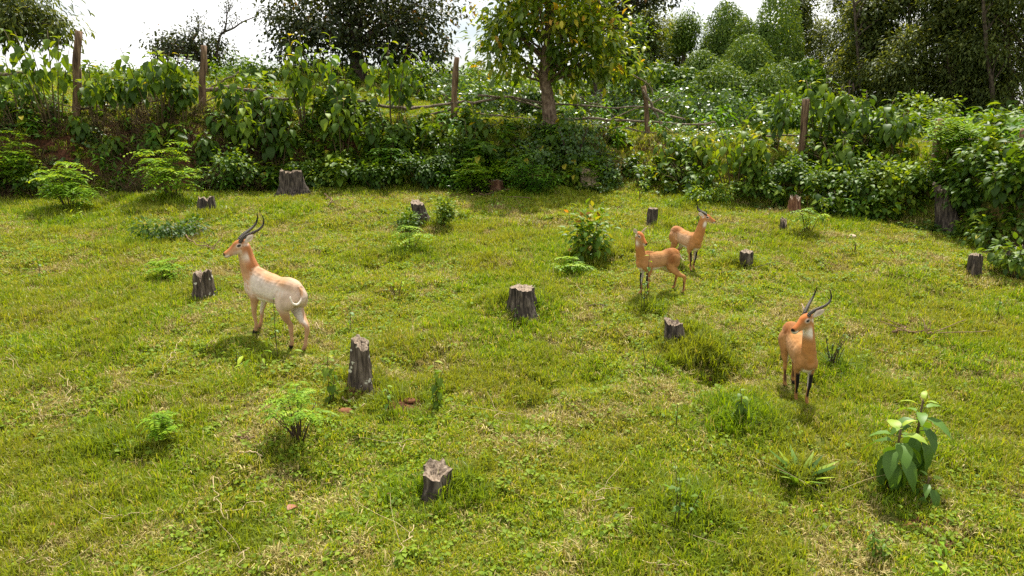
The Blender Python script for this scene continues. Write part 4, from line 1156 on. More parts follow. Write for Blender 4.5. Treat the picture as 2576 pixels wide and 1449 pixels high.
# ------------------------------------------------------------------ fence, dead branches
def crooked(P, n, amp, rng):
    P = np.asarray(P, float)
    Q = catmull(P, n) if len(P) > 2 else np.linspace(P[0], P[1], n + 1)
    o = rng.normal(size=Q.shape) * amp
    o[1:-1] = (o[:-2] + 2 * o[1:-1] + o[2:]) / 4 * 1.6
    return Q + o
def fence():
    rng = np.random.default_rng(5)
    posts = [((190, 290), (197, 75), .14), ((506, 266), (511, 117), .12), ((1141, 312), (1148, 146), .12), ((1632, 342), (1622, 217), .10), ((2020, 384), (2026, 250), .12), ((2355, 396), (2364, 300), .11), ((2572, 420), (2578, 322), .11)]
    W = [gp(*p[0]) for p in posts]
    root = thing('rustic_fence', W[2], 'rustic fence of crooked weathered posts and dead branch rails along the bank', 'fence')
    o = W[2]
    for (b, t, r), w in zip(posts, W):
        top = at_depth(*t, w[1] + .05)
        P = crooked([w - [0, 0, .3], w * .5 + top * .5, top], 4, .018, rng)
        mb = MB(); tube(mb, P - o, np.linspace(r, r * .8, len(P)) * (1 + .06 * rng.normal(size=len(P))), 9, jit=.08, rng=rng)
        mb.build('post', M['post'], root)
    xs = np.array([w[0] for w in W]); ys = np.array([w[1] for w in W])
    def fy(px, py):
        y = 24.0
        for _ in range(4): y = float(np.interp(at_depth(px, py, y)[0], xs, ys))
        return y
    def FP(px, py, dy=0.0):
        return at_depth(px, py, fy(px, py) + dy)
    rails = [([(0, 190), (60, 183), (120, 180)], .07, .05), ([(20, 232), (80, 245), (180, 268), (260, 278)], .03, .1), ([(190, 275), (300, 262), (420, 250)], .05, .12), ([(500, 232), (570, 222), (640, 232), (700, 250), (760, 245)], .09, .12),
             ([(430, 290), (490, 268), (560, 235)], .05, .2), ([(600, 180), (560, 205), (500, 232), (450, 262)], .035, .25), ([(830, 240), (930, 262), (1010, 272), (1140, 262), (1190, 258)], .075, .14), ([(1030, 300), (1100, 285), (1180, 262), (1270, 245), (1330, 258), (1390, 285)], .06, .16),
             ([(1010, 272), (1080, 268), (1150, 258)], .065, -.1), ([(1200, 240), (1290, 245), (1400, 262), (1530, 268), (1630, 268)], .05, .1), ([(1180, 285), (1260, 292), (1340, 300)], .045, .2), ([(1300, 246), (1360, 260), (1430, 300)], .035, .3),
             ([(1420, 300), (1520, 300), (1640, 308), (1760, 312), (1800, 308)], .06, .12), ([(1500, 318), (1580, 325), (1650, 335)], .055, .05), ([(1630, 268), (1680, 290), (1720, 302)], .07, -.12), ([(1615, 225), (1640, 265), (1660, 305), (1690, 335)], .05, -.14), ([(1500, 320), (1560, 290), (1650, 255), (1690, 235)], .035, .22),
             ([(2020, 345), (2080, 348), (2140, 352)], .04, .1), ([(2100, 330), (2150, 338), (2190, 350)], .05, .1), ([(1930, 345), (2020, 340)], .04, .12), ([(2290, 362), (2360, 355), (2450, 354), (2570, 362)], .065, .12), ([(2350, 388), (2420, 390), (2480, 392)], .05, .1), ([(2060, 360), (2130, 362), (2200, 362)], .04, .14)]
    for pts, r, dy in rails:
        r *= .78
        P = crooked([FP(a, b, dy) for a, b in pts], 5, .025, rng)
        for q in P: q[2] = max(q[2], float(Z(q[0], q[1])) + r * .6)
        mb = MB(); tube(mb, P - o, np.linspace(r, r * .6, len(P)), 7, jit=.12, rng=rng)
        mb.build('rail', M['rail'], root)
    # loose brushwood leaning on and lying by the fence
    loose = [([(1460, 240), (1500, 262), (1560, 300)], .03, .5, 'dead stick leaning through the fence right of the tree trunk'),
             ([(880, 285), (905, 262), (955, 235)], .03, .3, 'dead stick poking up from the left middle of the fence'),
             ([(1480, 330), (1520, 345), (1560, 352)], .04, -.5, 'dead branch lying below the fence right of the trunk'),
             ([(560, 240), (640, 258), (720, 285), (800, 282)], .05, .6, 'long dead bough lying behind the second fence post'),
             ([(1150, 300), (1250, 318), (1330, 322)], .045, -.4, 'dead bough on the grass below the third fence post'),
             ([(1590, 190), (1640, 225), (1620, 260)], .03, 1.5, 'dead twisted twig rising behind the fourth post')]
    for pts, r, dy, label in loose:
        P = crooked([FP(a, b, dy) for a, b in pts], 5, .03, rng)
        for q in P: q[2] = max(q[2], float(Z(q[0], q[1])) + r * .5)
        mb = MB(); tube(mb, P - P[0], np.linspace(r, r * .4, len(P)), 6, jit=.1, rng=rng)
        for _ in range(3):
            a = P[rng.integers(2, len(P) - 1)] - P[0]
            tube(mb, [a, a + rng.normal(size=3) * [.25, .1, .15] + [0, 0, .15], a + rng.normal(size=3) * [.4, .2, .2] + [0, 0, .3]], [r * .4, r * .3, r * .15], 5)
        ob = mb.build('dead_branch', M['rail']); ob.location = P[0]
        tag(ob, label, 'branch', 'dead branches by the fence')

# ------------------------------------------------------------------ stumps
def stump(label, px, py, wpx, hpx, mat='stump', lean=(0, 0), jag=.12, seed=1, hollow=False, flare=.35, cutdrop=0.0, split=0):
    p, h, mpp = pxh(px, py, py - hpx)
    r = wpx * mpp / 2 / (1 + flare * .2); h = h * 1.08 + .05
    rng = np.random.default_rng(seed)
    root = thing('tree_stump', p, label, 'stump', 'tree stumps left in the meadow')
    seg, n = 36, 9
    a = np.linspace(0, 2 * PI, seg, endpoint=False)
    lob = 1 + .14 * np.sin(a * 2 + seed * 1.7) + .10 * np.sin(a * 3 + seed) + .07 * np.sin(a * 5 + 2 * seed) + .06 * rng.normal(size=seg)
    tap = .10 + .16 * rng.random()
    topz = h * (1 + .22 * jag * rng.normal(size=seg) - jag * np.abs(fbm(np.cos(a) * 2.2 + seed, np.sin(a) * 2.2, seed, 3)) * 2 + jag * .6) - cutdrop * h * (np.cos(a + .9) * .5 + .5)
    if split: topz = topz - h * .40 * np.exp(-((np.abs(((a - 4.6 + PI) % (2 * PI)) - PI)) / .28) ** 2) - h * .3 * np.exp(-((np.abs(((a - 1.6 + PI) % (2 * PI)) - PI)) / .4) ** 2)
    V = []
    for i in range(n):
        t = i / (n - 1)
        rr = r * lob * (1 - tap * t + .10 * (fbm(a * 1.5, t * 3 + 0 * a, seed, 3) - .5) * 2) * (1 + flare * (1 - t) ** 3 * (1 + .5 * np.sin(a * 5 + seed))) * (1 + .03 * rng.normal(size=seg) + .05 * np.sin(a * 11 + 3 * seed) )
        z = -.10 + (topz + .10) * t
        V.append(np.stack([rr * np.cos(a) + lean[0] * h * t, rr * np.sin(a) + lean[1] * h * t, z], -1))
    mb = MB()
    i = np.arange(n - 1)[:, None] * seg; k = np.arange(seg)[None]; k2 = (k + 1) % seg
    Q = np.stack([i + k, i + k2, i + seg + k2, i + seg + k], -1).reshape(-1, 4)
    mb.add(np.concatenate(V), Q)
    mb.build('bark', M[mat], root)
    # the broken or sawn face
    mt = MB(); R_ = [V[-1] * [.995, .995, 1]]
    cen = R_[0].mean(0)
    for f in (.72, .42, .15):
        ring = cen + (R_[0] - cen) * [f, f, 1]
        dz = (cen[2] - ring[:, 2]) * (1 - f) * .9 + rng.normal(size=seg) * .012 * (1 + 4 * jag) - (h * .28 * (1 - f) if hollow else 0)
        ring[:, 2] += dz
        R_.append(ring)
    VV = np.vstack(R_ + [[R_[-1].mean(0)]])
    i = np.arange(3)[:, None] * seg
    Q = np.stack([i + k, i + k2, i + seg + k2, i + seg + k], -1).reshape(-1, 4)
    kk = np.arange(seg)
    T = np.stack([3 * seg + kk, 3 * seg + (kk + 1) % seg, np.full(seg, 4 * seg)], -1)
    mt.add(VV, Q, T)
    mt.build('cut_face', M['cut'], root, smooth=False)
    return root
def stumps():
    stump('big ridged stump at the foot of the bank', 736, 488, 62, 50, 'stump', (-.05, 0), .12, 1, True, .5)
    stump('low jagged stump on the upper left meadow', 522, 540, 52, 36, 'stump', (0, 0), .16, 2, True, .4)
    stump('dark stump tilted left in the upper middle meadow', 1066, 560, 46, 46, 'stump', (-.25, 0), .12, 3, False, .3, .15)
    stump('split stump with white lichen beside the pale antelope', 517, 748, 50, 56, 'stump_lichen', (0, 0), .10, 4, False, .35, 0, 1)
    stump('tall slant-cut bare stump in the left foreground', 910, 966, 54, 104, 'stump_lichen', (.02, 0), .08, 5, False, .3, .24)
    stump('broad dark round stump in the middle of the meadow', 1318, 782, 76, 50, 'stump', (-.05, -.05), .07, 6, False, .3, .10)
    stump('half buried rotten stump in the lower middle foreground', 1105, 1238, 84, 56, 'stump', (-.1, 0), .16, 7, True, .3, .25)
    stump('low rotten stump on a grassy mound in the middle right', 1700, 856, 50, 42, 'stump', (-.2, .1), .16, 8, True, .3, .2)
    stump('upright grey stump behind the female antelope', 1638, 570, 25, 38, 'stump', (.06, 0), .06, 9, False, .2)
    stump('short squared stump right of the young male antelope', 1874, 674, 40, 34, 'stump', (0, 0), .1, 10, False, .2)
    stump('small dark pointed stump at the right thicket foot', 1970, 582, 22, 28, 'stump', (0, 0), .35, 11, False, .35, .3)
    stump('pale broken stump at the bank foot right of the trunk', 1486, 476, 44, 50, 'stump_pale', (0, 0), .18, 12, False, .2, .12)
    stump('brown stump half hidden by seedlings at the bank foot', 1248, 485, 44, 26, 'stump_red', (0, 0), .12, 13, False, .25)
    stump('tall leaning stump at the right thicket edge', 2395, 572, 52, 92, 'stump', (-.28, .1), .12, 14, False, .45, .1)
    stump('dark square stump near the right edge of the meadow', 2448, 690, 36, 40, 'stump', (0, 0), .12, 15, False, .2)
    stump('splintered red-brown stump at the thicket foot right of the young male', 1996, 542, 34, 38, 'stump_red', (0, 0), .3, 16, True, .4)
    stump('dark rotten stump behind leaves at the right edge', 2556, 672, 50, 44, 'stump', (0, 0), .3, 17, True, .4)
def pieces():
    rng = np.random.default_rng(23)
    def stick(name, cat, label, pts, r, mat, group, lift=.02, branches=0):
        P = np.array([gp(*q) for q in pts]); 
        Q = crooked(P, 7, r * 1.5 + .022, rng)
        for q in Q: q[2] = float(Z(q[0], q[1])) + lift + abs(rng.normal()) * .02
        o = Q[0].copy()
        mb = MB(); tube(mb, Q - o, np.linspace(r, r * .55, len(Q)), 6, jit=.15, rng=rng)
        for _ in range(branches):
            a = Q[rng.integers(1, len(Q) - 1)] - o
            e = a + np.array([rng.normal() * .35, rng.normal() * .25, .05 + .2 * rng.random()])
            tube(mb, crooked([a, e], 4, .01, rng), np.linspace(r * .6, r * .25, 5), 5)
        ob = mb.build(name, M[mat]); ob.location = o
        tag(ob, label, cat, group)
    G1, G2 = 'dead sticks lying in the grass', 'pale dry stems creeping over the grass'
    stick('stick', 'stick', 'forked dead twigs lying left of the pale antelope head', [(438, 598), (490, 618), (530, 632), (545, 640)], .014, 'twig', G1, .08, 6)
    stick('stick', 'stick', 'curved dead branch at the meadow edge under the bank', [(1205, 498), (1250, 490), (1300, 494), (1335, 508)], .022, 'twig', G1, .08, 3)
    stick('stick', 'stick', 'short dark stick below the female antelope', [(1484, 770), (1508, 776), (1520, 780)], .012, 'darkstem', G1)
    stick('stick', 'stick', 'dark stick left of the short squared stump', [(1808, 694), (1835, 690), (1880, 684)], .014, 'darkstem', G1, .03, 2)
    stick('stick', 'stick', 'heap of dead branched twigs right of the facing male', [(2250, 852), (2275, 840), (2310, 845), (2340, 855)], .016, 'twig', G1, .06, 9)
    stick('stick', 'stick', 'long thin dead stem at the right edge of the meadow', [(2470, 815), (2520, 850), (2576, 875)], .008, 'twig', G1)
    stick('stick', 'stick', 'short stick lying left of the foreground feathered shrub', [(598, 1106), (625, 1116), (650, 1122)], .011, 'twig', G1)
    stick('stick', 'stick', 'second short pale stick left of the foreground feathered shrub', [(610, 1145), (640, 1148), (672, 1146)], .009, 'vine', G1)
    stick('stick', 'stick', 'pale stick beside the small dark pointed stump', [(1950, 588), (2000, 592), (2060, 600)], .018, 'vine', G1)
    stick('stick', 'stick', 'short stick on the red earth by the bare stump', [(870, 1010), (895, 1022), (925, 1035)], .012, 'vine', G1)
    stick('stick', 'stick', 'pale curved stick behind the pale antelope hind foot', [(778, 822), (800, 830), (815, 842)], .008, 'vine', G1)
    stick('stick', 'stick', 'forked dead stump root in the upper left meadow', [(820, 495), (826, 510), (830, 528)], .02, 'twig', G1, .1, 3)
    stick('stick', 'stick', 'weathered stick lying in the grass left of the layered shrub', [(455, 492), (490, 484), (510, 480)], .02, 'twig', G1)
    V = [('pale stem looping below the bare earth patch at the left', [(452, 870), (440, 900), (420, 925), (385, 960)]),
         ('pale stem running down the far left meadow', [(150, 945), (178, 980), (182, 1015), (190, 1030)]),
         ('pale branching stem at the left edge of the meadow', [(15, 910), (45, 945), (70, 960)]),
         ('long pale stem across the left meadow', [(165, 945), (215, 940), (260, 920), (300, 900)]),
         ('pale curling stem in the lower left foreground', [(532, 1215), (540, 1270), (565, 1305), (620, 1300), (665, 1280)]),
         ('long straight pale stem in the lower left', [(270, 1325), (330, 1310), (420, 1295)]),
         ('pale stem at the bottom left', [(55, 1430), (110, 1432), (160, 1436)]),
         ('pale curved stem at the bottom centre', [(1035, 1345), (1030, 1370), (1005, 1410), (970, 1440)]),
         ('pale stem right of the half buried stump', [(1240, 1060), (1290, 1055), (1340, 1058)]),
         ('pale hooked stem in the middle foreground', [(1635, 1285), (1590, 1300), (1575, 1320), (1590, 1345)]),
         ('pale stem above the half buried stump', [(1000, 1150), (1020, 1125), (1060, 1120)]),
         ('short pale stem left of the straggly plant', [(1500, 1275), (1530, 1255), (1570, 1240)]),
         ('two part pale stem beside the tuft of long blades', [(2040, 1225), (2070, 1250), (2090, 1265)]),
         ('pale twisted stem between the female and the broad stump', [(1385, 700), (1430, 715), (1460, 735), (1470, 760)]),
         ('pale stem at the bottom right', [(1620, 1430), (1680, 1440), (1720, 1425)]),
         ('pale stem curving below the lone yellow seedling', [(80, 1040), (140, 1055), (210, 1050)]),
         ('pale hooked stem at the bottom left of centre', [(555, 1375), (590, 1380), (610, 1410), (600, 1440)]),
         ('pale stem under the pale antelope shadow', [(380, 1010), (430, 985), (480, 975)])]
    for label, pts in V: stick('dry_stem', 'dry stem', label, pts, .0042, 'vine', G2, .05, 2)
    # fallen leaves
    for (px, py, s, label) in [(140, 1335, .13, 'red-brown fallen leaf at the bottom left'), (725, 1295, .16, 'curled brown fallen leaf left of the half buried stump'), (2060, 1295, .12, 'orange-brown fallen leaf in the right foreground'),
                               (250, 820, .12, 'brown fallen leaf below the bare earth patch'), (1775, 825, .10, 'reddish fallen leaf right of the rotten stump'), (1095, 765, .10, 'red-brown fallen leaf in the centre of the meadow'),
                               (1250, 1095, .09, 'pale pink fallen leaf right of centre'), (235, 1110, .09, 'brown fallen leaf left of the tiny yellow seedling'), (985, 1255, .10, 'brown fallen leaf just left of the half buried stump'),
                               (2350, 1000, .08, 'small brown fallen leaf near the right edge')]:
        p = gp(px, py); mb = MB()
        for q in range(1):
            add_leaves(mb, 'big', [[0, 0, .05]], [[rng.normal(), rng.normal() * .6, .25]], np.array([0, .3, 1.0]) + rng.normal(size=3) * .3, s * (.7 + .4 * rng.random()), rng.random())
        ob = mb.build('fallen_leaf', M['dead'], smooth=False); ob.location = p
        tag(ob, label, 'leaf', 'fallen leaves')
    def lump(name, cat, label, px, py, r, mat, sq=.6):
        p = gp(px, py); mb = MB()
        n, seg = 9, 14
        V_, th = [], np.linspace(.05, PI - .05, n)
        a = np.linspace(0, 2 * PI, seg, endpoint=False)
        for t in th:
            rr = r * (1 + .22 * (fbm(np.cos(a) * 2 + 5, np.sin(a) * 2 + t * 2, int(px), 3) - .5) * 2)
            V_.append(np.stack([rr * math.sin(t) * np.cos(a) * 1.25, rr * math.sin(t) * np.sin(a), rr * math.cos(t) * sq + r * sq * .7], -1))
        i = np.arange(n - 1)[:, None] * seg; k = np.arange(seg)[None]; k2 = (k + 1) % seg
        mb.add(np.concatenate(V_), np.stack([i + k, i + seg + k, i + seg + k2, i + k2], -1).reshape(-1, 4))
        ob = mb.build(name, M[mat]); ob.location = p
        tag(ob, label, cat)
    lump('stone', 'stone', 'pale rounded stone in the grass at the right', 2144, 598, .07, 'stone')
    lump('earth_clod', 'clod', 'crumbled red earth clod below the bare stump', 868, 1042, .075, 'soil')
    lump('earth_clod', 'clod', 'red earth clod dug out right of the bare stump', 1030, 1012, .06, 'soil', .5)
    lump('earth_clod', 'clod', 'brown clod in the grass below the bare earth patch', 246, 812, .07, 'soil')
    # drift of pale cut branches in the right thicket, dead stalk
    p = gp(2124, 352); mb = MB()
    tube(mb, crooked([[0, 0, -.1], [.02, 0, .9], [0, .02, 1.9]], 4, .02, rng), np.linspace(.03, .02, 9), 6)
    add_leaves(mb, 'lan3', np.stack([rng.normal(size=9) * .04, rng.normal(size=9) * .04, 1.3 + .6 * rng.random(9)], -1), rdir(rng, 9) * [1, 1, .4] - [0, 0, .9], [0, 0, 1.0], .2, 0.2)
    ob = mb.build('dead_stalk', M['darkstem']); ob.location = p
    tag(ob, 'dead brown stalk with withered leaves before the dark trees', 'dead plant')
fence()
stumps()
pieces()
shrubs()
trees()

# ------------------------------------------------------------------ the antelopes
def loft(mb, P, AB, hint, rs=18, n=5):
    """closed tube with elliptical sections; AB = (radius along hint, radius across)"""
    C = catmull(P, n); A = catmull(np.asarray(AB, float), n) if len(P) > 2 else np.linspace(AB[0], AB[-1], len(C))
    A = np.maximum(A, 0.004)
    Tn = nrm(np.gradient(C, axis=0))
    h = np.asarray(hint, float)
    u = nrm(h - Tn * (Tn @ h)[:, None]); w = np.cross(Tn, u)
    a = np.linspace(0, 2 * PI, rs, endpoint=False)
    V = C[:, None] + (np.cos(a)[None, :, None] * A[:, None, 0:1]) * u[:, None] + (np.sin(a)[None, :, None] * A[:, None, 1:2]) * w[:, None]
    m = len(C)
    i = np.arange(m - 1)[:, None] * rs; k = np.arange(rs)[None]; k2 = (k + 1) % rs
    Q = np.stack([i + k, i + k2, i + rs + k2, i + rs + k], -1).reshape(-1, 4)
    kk = np.arange(rs); k3 = (kk + 1) % rs; e = (m - 1) * rs
    Vv = np.vstack([V.reshape(-1, 3), C[0], C[-1]])
    T = np.vstack([np.stack([k3, kk, np.full(rs, m * rs)], -1), np.stack([e + kk, e + k3, np.full(rs, m * rs + 1)], -1)])
    mb.add(Vv, Q, T)
    tt = np.repeat(np.linspace(0, 1, m), rs)
    cu = np.tile(np.cos(a), m); cw = np.tile(np.sin(a), m)
    return V.reshape(-1, 3), tt, cu, cw

def build_kob(label, feet, s, male, pale, poll, head, tail, coat, hz=None, ear=(1.0, 0.35, 0.2), group='antelopes standing in the meadow', horn_scale=1.0, rump_up=0.0, bend=0.0, fwd=0.0, hsc=1.0, throat=1.0, nkf=1.0, leanf=1.0):
    """feet: pixels of front left, front right, hind left, hind right hooves; poll: top of the neck in the body's own frame (units of size);
    head: direction of the muzzle in the body's frame"""
    W = [gp(*f) if f else None for f in feet]
    fm = (W[0] + W[1]) / 2
    if W[2] is None:       # hind feet out of sight: stand them where the body needs them
        ca, sa = math.cos(R(hz)), math.sin(R(hz))
        o = fm - 0.30 * s * np.array([ca, sa, 0])
        for q, (lx, ly) in ((2, (-.34, .09)), (3, (-.42, -.09))):
            p = o + s * np.array([ca * lx - sa * ly, sa * lx + ca * ly, 0]); p[2] = float(Z(p[0], p[1])); W[q] = p
    hm = (W[2] + W[3]) / 2
    O = (fm + hm) / 2
    hd = fm - hm
    yaw = math.atan2(hd[1], hd[0]) if hz is None else R(hz)
    O = O + fwd * s * np.array([math.cos(yaw), math.sin(yaw), 0])
    root = thing('antelope', O, label, 'antelope', group, yaw)
    c, sn = math.cos(-yaw), math.sin(-yaw)
    def loc(p):
        d = p - O
        return np.array([c * d[0] - sn * d[1], sn * d[0] + c * d[1], d[2]]) / s
    F = [loc(w) for w in W]
    lean = (F[0][2] + F[1][2] - F[2][2] - F[3][2]) / 2 / max(0.4, F[0][0] + F[1][0] - F[2][0] - F[3][0]) * 2
    lean = max(-0.22, min(0.22, lean)) * leanf
    mid = 0.5 * (F[0][0] + F[1][0]) * 0.5 + 0.5 * (F[2][0] + F[3][0]) * 0.5
    print('kob', label[:30], 'local feet', [tuple(np.round(f, 2)) for f in F], 'yaw', round(math.degrees(yaw)), 'dist', round(float(np.hypot(*O[:2])), 2))
    sx = 0.0
    def B(x, y, z):       # body point; bend swings the hindquarters sideways
        return np.array([x, y + bend * max(0, -x) ** 1.5, z + lean * x + rump_up * sstep((-x - 0.1) / 0.3)])
    mb = MB(); parts = []
    def L_(kind, P, AB, hint, **k):
        V, t, cu, cw = loft(mb, P, AB, hint, **k)
        parts.append((kind, V, t, cu, cw))
    Zh = (0, 0, 1)
    # trunk
    fat = 1.0 if male else 0.93
    st = [(-.535, .80, .05, .045), (-.50, .785, .13, .095), (-.42, .765, .178, .132), (-.30, .75, .190, .148), (-.16, .725, .182, .146), (0, .70, .192, .156), (.14, .685, .208, .160),
          (.26, .685, .214, .150), (.36, .70, .205, .128), (.44, .715, .165, .10), (.49, .725, .10, .065)]
    L_('trunk', [B(a, 0, b) for a, b, _, _ in st], [(p * fat, q * fat) for _, _, p, q in st], Zh, rs=24)
    # withers hump / croup
    L_('trunk', [B(.36, 0, .80), B(.24, 0, .84), B(.08, 0, .815)], [(.07, .05), (.075, .055), (.06, .06)], Zh)
    L_('trunk', [B(-.22, 0, .845), B(-.36, 0, .86), B(-.48, 0, .835)], [(.06, .08), (.078, .085), (.06, .055)], Zh)
    # neck
    pl = np.array(poll, float)
    nb = B(.385, 0, .75)
    hd_ = nrm(np.array(head, float))
    nk = (1.18 if male else 0.90) * nkf
    ctrl = [B(.27, 0, .70), nb, nb * 0.45 + pl * 0.55 + np.array([.015, 0, -.01]), pl - np.array([0, 0, .015]) , pl + hd_ * .03 + np.array([0, 0, .005])]
    L_('neck', ctrl, [(.15, .10), (.132 * nk, .108 * nk), (.100 * nk, .082 * nk), (.082 * nk, .066 * nk), (.05, .045)], (1, 0.25 * np.sign(poll[1]) if False else 0, 0.25))
    # head
    hl = 0.275
    side = nrm(np.cross((0, 0, 1), hd_)); upv = np.cross(hd_, side)
    HP = lambda u, v, w: pl + (hd_ * u + upv * v + side * w) * hsc
    hs = [(-.055, .005, .035, .03), (-.03, .01, .066, .052), (.03, .004, .087, .062), (.085, -.008, .087, .060), (.14, -.018, .067, .047), (.195, -.027, .053, .042), (.245, -.036, .047, .040), (.27, -.040, .039, .034), (.285, -.042, .016, .016)]
    L_('head', [HP(a, b, 0) for a, b, _, _ in hs], [(p * hsc, q * hsc) for _, _, p, q in hs], upv, rs=20)
    for sg in (1, -1):     # cheeks and brows
        L_('head', [HP(.02, -.035, .035 * sg), HP(.075, -.040, .036 * sg), HP(.12, -.04, .026 * sg)], [(.03, .022), (.036, .024), (.022, .018)], upv, rs=10)
        L_('head', [HP(.035, .035, .046 * sg), HP(.07, .033, .050 * sg), HP(.10, .025, .040 * sg)], [(.014, .012), (.02, .015), (.012, .010)], upv, rs=10)
        e0 = HP(-.02, .035, .05 * sg)
        ed = nrm(side * sg * ear[0] - hd_ * ear[1] + upv * ear[2])
        # flat cupped ear
        fac = nrm(hd_ * (0.25 + ear[0] * .7) + upv * 0.05 + side * sg * (.1 + ear[1]))
        wv = nrm(np.cross(ed, fac))
        EP = [e0 - ed * .01, e0 + ed * .04 * hsc, e0 + ed * .09 * hsc, e0 + ed * .135 * hsc, e0 + ed * .175 * hsc]
        L_('ear', EP, [(.012, .016), (.0085, .034), (.0075, .046), (.0075, .035), (.006, .008)], fac, rs=12)
    # legs
    for k, sg in ((0, 1), (1, -1)):
        f = F[k].copy()
        S = B(.335, .085 * sg, .66); E = B(.275, .098 * sg, .53)
        fet = f + np.array([-.022, 0, .085]); toe = f + np.array([.018, 0, .018])
        kn = E * 0.45 + fet * 0.55 + np.array([.022, 0, 0.0])
        L_('foreleg', [S + np.array([.0, -.02 * sg, .12]), S, E, E * .55 + kn * .45, kn, kn * .5 + fet * .5 - np.array([.004, 0, 0]), fet, toe, toe - np.array([-.006, 0, .02])],
           [(.05, .02), (.125, .062), (.082, .052), (.050, .038), (.033, .030), (.0235, .020), (.027, .024), (.030, .026), (.034, .028)], (1, 0, 0), rs=14)
    for k, sg in ((2, 1), (3, -1)):
        f = F[k].copy()
        Hp = B(-.34, .085 * sg, .78); St = B(-.235, .115 * sg, .575)
        fet = f + np.array([-.022, 0, .085]); toe = f + np.array([.018, 0, .018])
        hk = f + np.array([-.045, 0, .305]); hk[1] = hk[1] * .8 + St[1] * .2
        L_('hindleg', [Hp + np.array([0, -.02 * sg, .09]), Hp, B(-.33, .105 * sg, .68), St * .6 + B(-.34, .1 * sg, .56) * .4, St * .42 + hk * .58, hk + np.array([.006, 0, .045]), hk + np.array([.0, 0, -.04]), hk * .5 + fet * .5 + np.array([0, 0, -.01]), fet, toe, toe - np.array([-.006, 0, .02])],
           [(.05, .02), (.150, .066), (.165, .078), (.118, .066), (.064, .045), (.042, .030), (.034, .027), (.025, .021), (.028, .024), (.031, .026), (.034, .028)], (1, 0, 0.25), rs=14)
    # tail
    tl = [B(*p) for p in tail]
    L_('tail', tl, [(.028, .028), (.018, .018)] + [(.0125, .0125)] * (len(tl) - 4) + [(.015, .014), (.008, .008)], (0, 1, 0.3), rs=8)
    src = bpy.data.objects.new('body_src', mb.mesh('body_src', None))
    col.objects.link(src)
    rm = src.modifiers.new('r', 'REMESH'); rm.mode = 'VOXEL'; rm.voxel_size = 0.0065
    sm = src.modifiers.new('s', 'SMOOTH'); sm.factor = 0.5; sm.iterations = 5
    dg = bpy.context.evaluated_depsgraph_get()
    me = bpy.data.meshes.new_from_object(src.evaluated_get(dg))
    bpy.data.objects.remove(src)
    nv = len(me.vertices)
    # a little muscle and bone under the skin
    co = np.empty(nv * 3, np.float32); me.vertices.foreach_get('co', co); co = co.reshape(-1, 3).astype(float)
    no = np.empty(nv * 3, np.float32); me.vertex_normals.foreach_get('vector', no); no = no.reshape(-1, 3)
    big = sstep((co[:, 2] - .45) / .15) * sstep((pl[2] - .25 - co[:, 2]) / .1)
    d_ = (fbm(co[:, 0] * 9 + 5, co[:, 2] * 8 + co[:, 1] * 4, 21, 3) - .5) * .020
    rib = np.cos((co[:, 0] + co[:, 2] * .25) * 2 * PI / .062) * .0016 * np.exp(-((co[:, 0] - .08) / .14) ** 2) * sstep((np.abs(co[:, 1]) - .07) / .05)
    groove = -.010 * np.exp(-((co[:, 0] + .13 + (co[:, 2] - .62) * .35) / .03) ** 2) * sstep((np.abs(co[:, 1]) - .06) / .05) - .009 * np.exp(-((co[:, 0] - .20 + (co[:, 2] - .66) * .2) / .028) ** 2) * sstep((np.abs(co[:, 1]) - .06) / .05)
    co = co + no * ((d_ + rib + groove) * big)[:, None]
    me.vertices.foreach_set('co', co.astype(np.float32).ravel()); me.update()
    co = np.empty(nv * 3, np.float32); me.vertices.foreach_get('co', co); co = co.reshape(-1, 3).astype(float)
    no = np.empty(nv * 3, np.float32); me.vertex_normals.foreach_get('vector', no); no = no.reshape(-1, 3)
    # which part each point of the skin belongs to
    kd = kdtree.KDTree(sum(len(p[1]) for p in parts)); owner = []
    for pi, p in enumerate(parts):
        for j, v in enumerate(p[1]):
            kd.insert(v, len(owner)); owner.append((pi, j))
    kd.balance()
    kinds = np.empty(nv, object); T = np.zeros(nv); CU = np.zeros(nv); pid = np.zeros(nv, int)
    for i in range(nv):
        _, q, _ = kd.find(co[i])
        pi, j = owner[q]
        p = parts[pi]
        kinds[i] = p[0]; T[i] = p[2][j]; CU[i] = p[3][j]; pid[i] = pi
    c_ = {k: np.array(v[:3]) for k, v in coat.items() if k != 'flankw'}
    C = np.tile(c_['main'], (nv, 1))
    def mixc(w, cc):
        nonlocal C
        w = np.clip(w, 0, 1)[:, None]
        C = C * (1 - w) + cc * w
    isn = lambda k: (kinds == k).astype(float)
    x, y, z = co[:, 0], co[:, 1], co[:, 2] - lean * co[:, 0]
    tr = isn('trunk')
    hind = isn('hindleg'); fore = isn('foreleg'); nk_ = isn('neck'); hdk = isn('head'); er = isn('ear'); tlk = isn('tail')
    blot = fbm(x * 5 + 3, z * 5 + y * 3, 5, 3)
    mixc(tr * sstep((z - .55) / .1) * sstep((.89 - z + (blot - .5) * .1) / .08) * (1 if pale else coat.get('flankw', .30)) * sstep((.34 - x) / .1), c_['flank'])
    mixc(tr * sstep((z - .80) / .06) * sstep((blot - .35) / .3) * .7, c_['back'])
    mixc(tr * sstep((-x - .30) / .1) * .6, c_['rump'])
    mixc((tr + hind > 0) * np.exp(-((x + .24) / .11) ** 2) * sstep((z - .60) / .08) * (.08 if pale else .85) * sstep((blot - .2) / .3), c_['back'] * .62)
    mixc(tr * sstep((.60 - z) / .05) * sstep((-no[:, 2] - .15) / .35), c_['white'])
    sgn = np.sign(y)
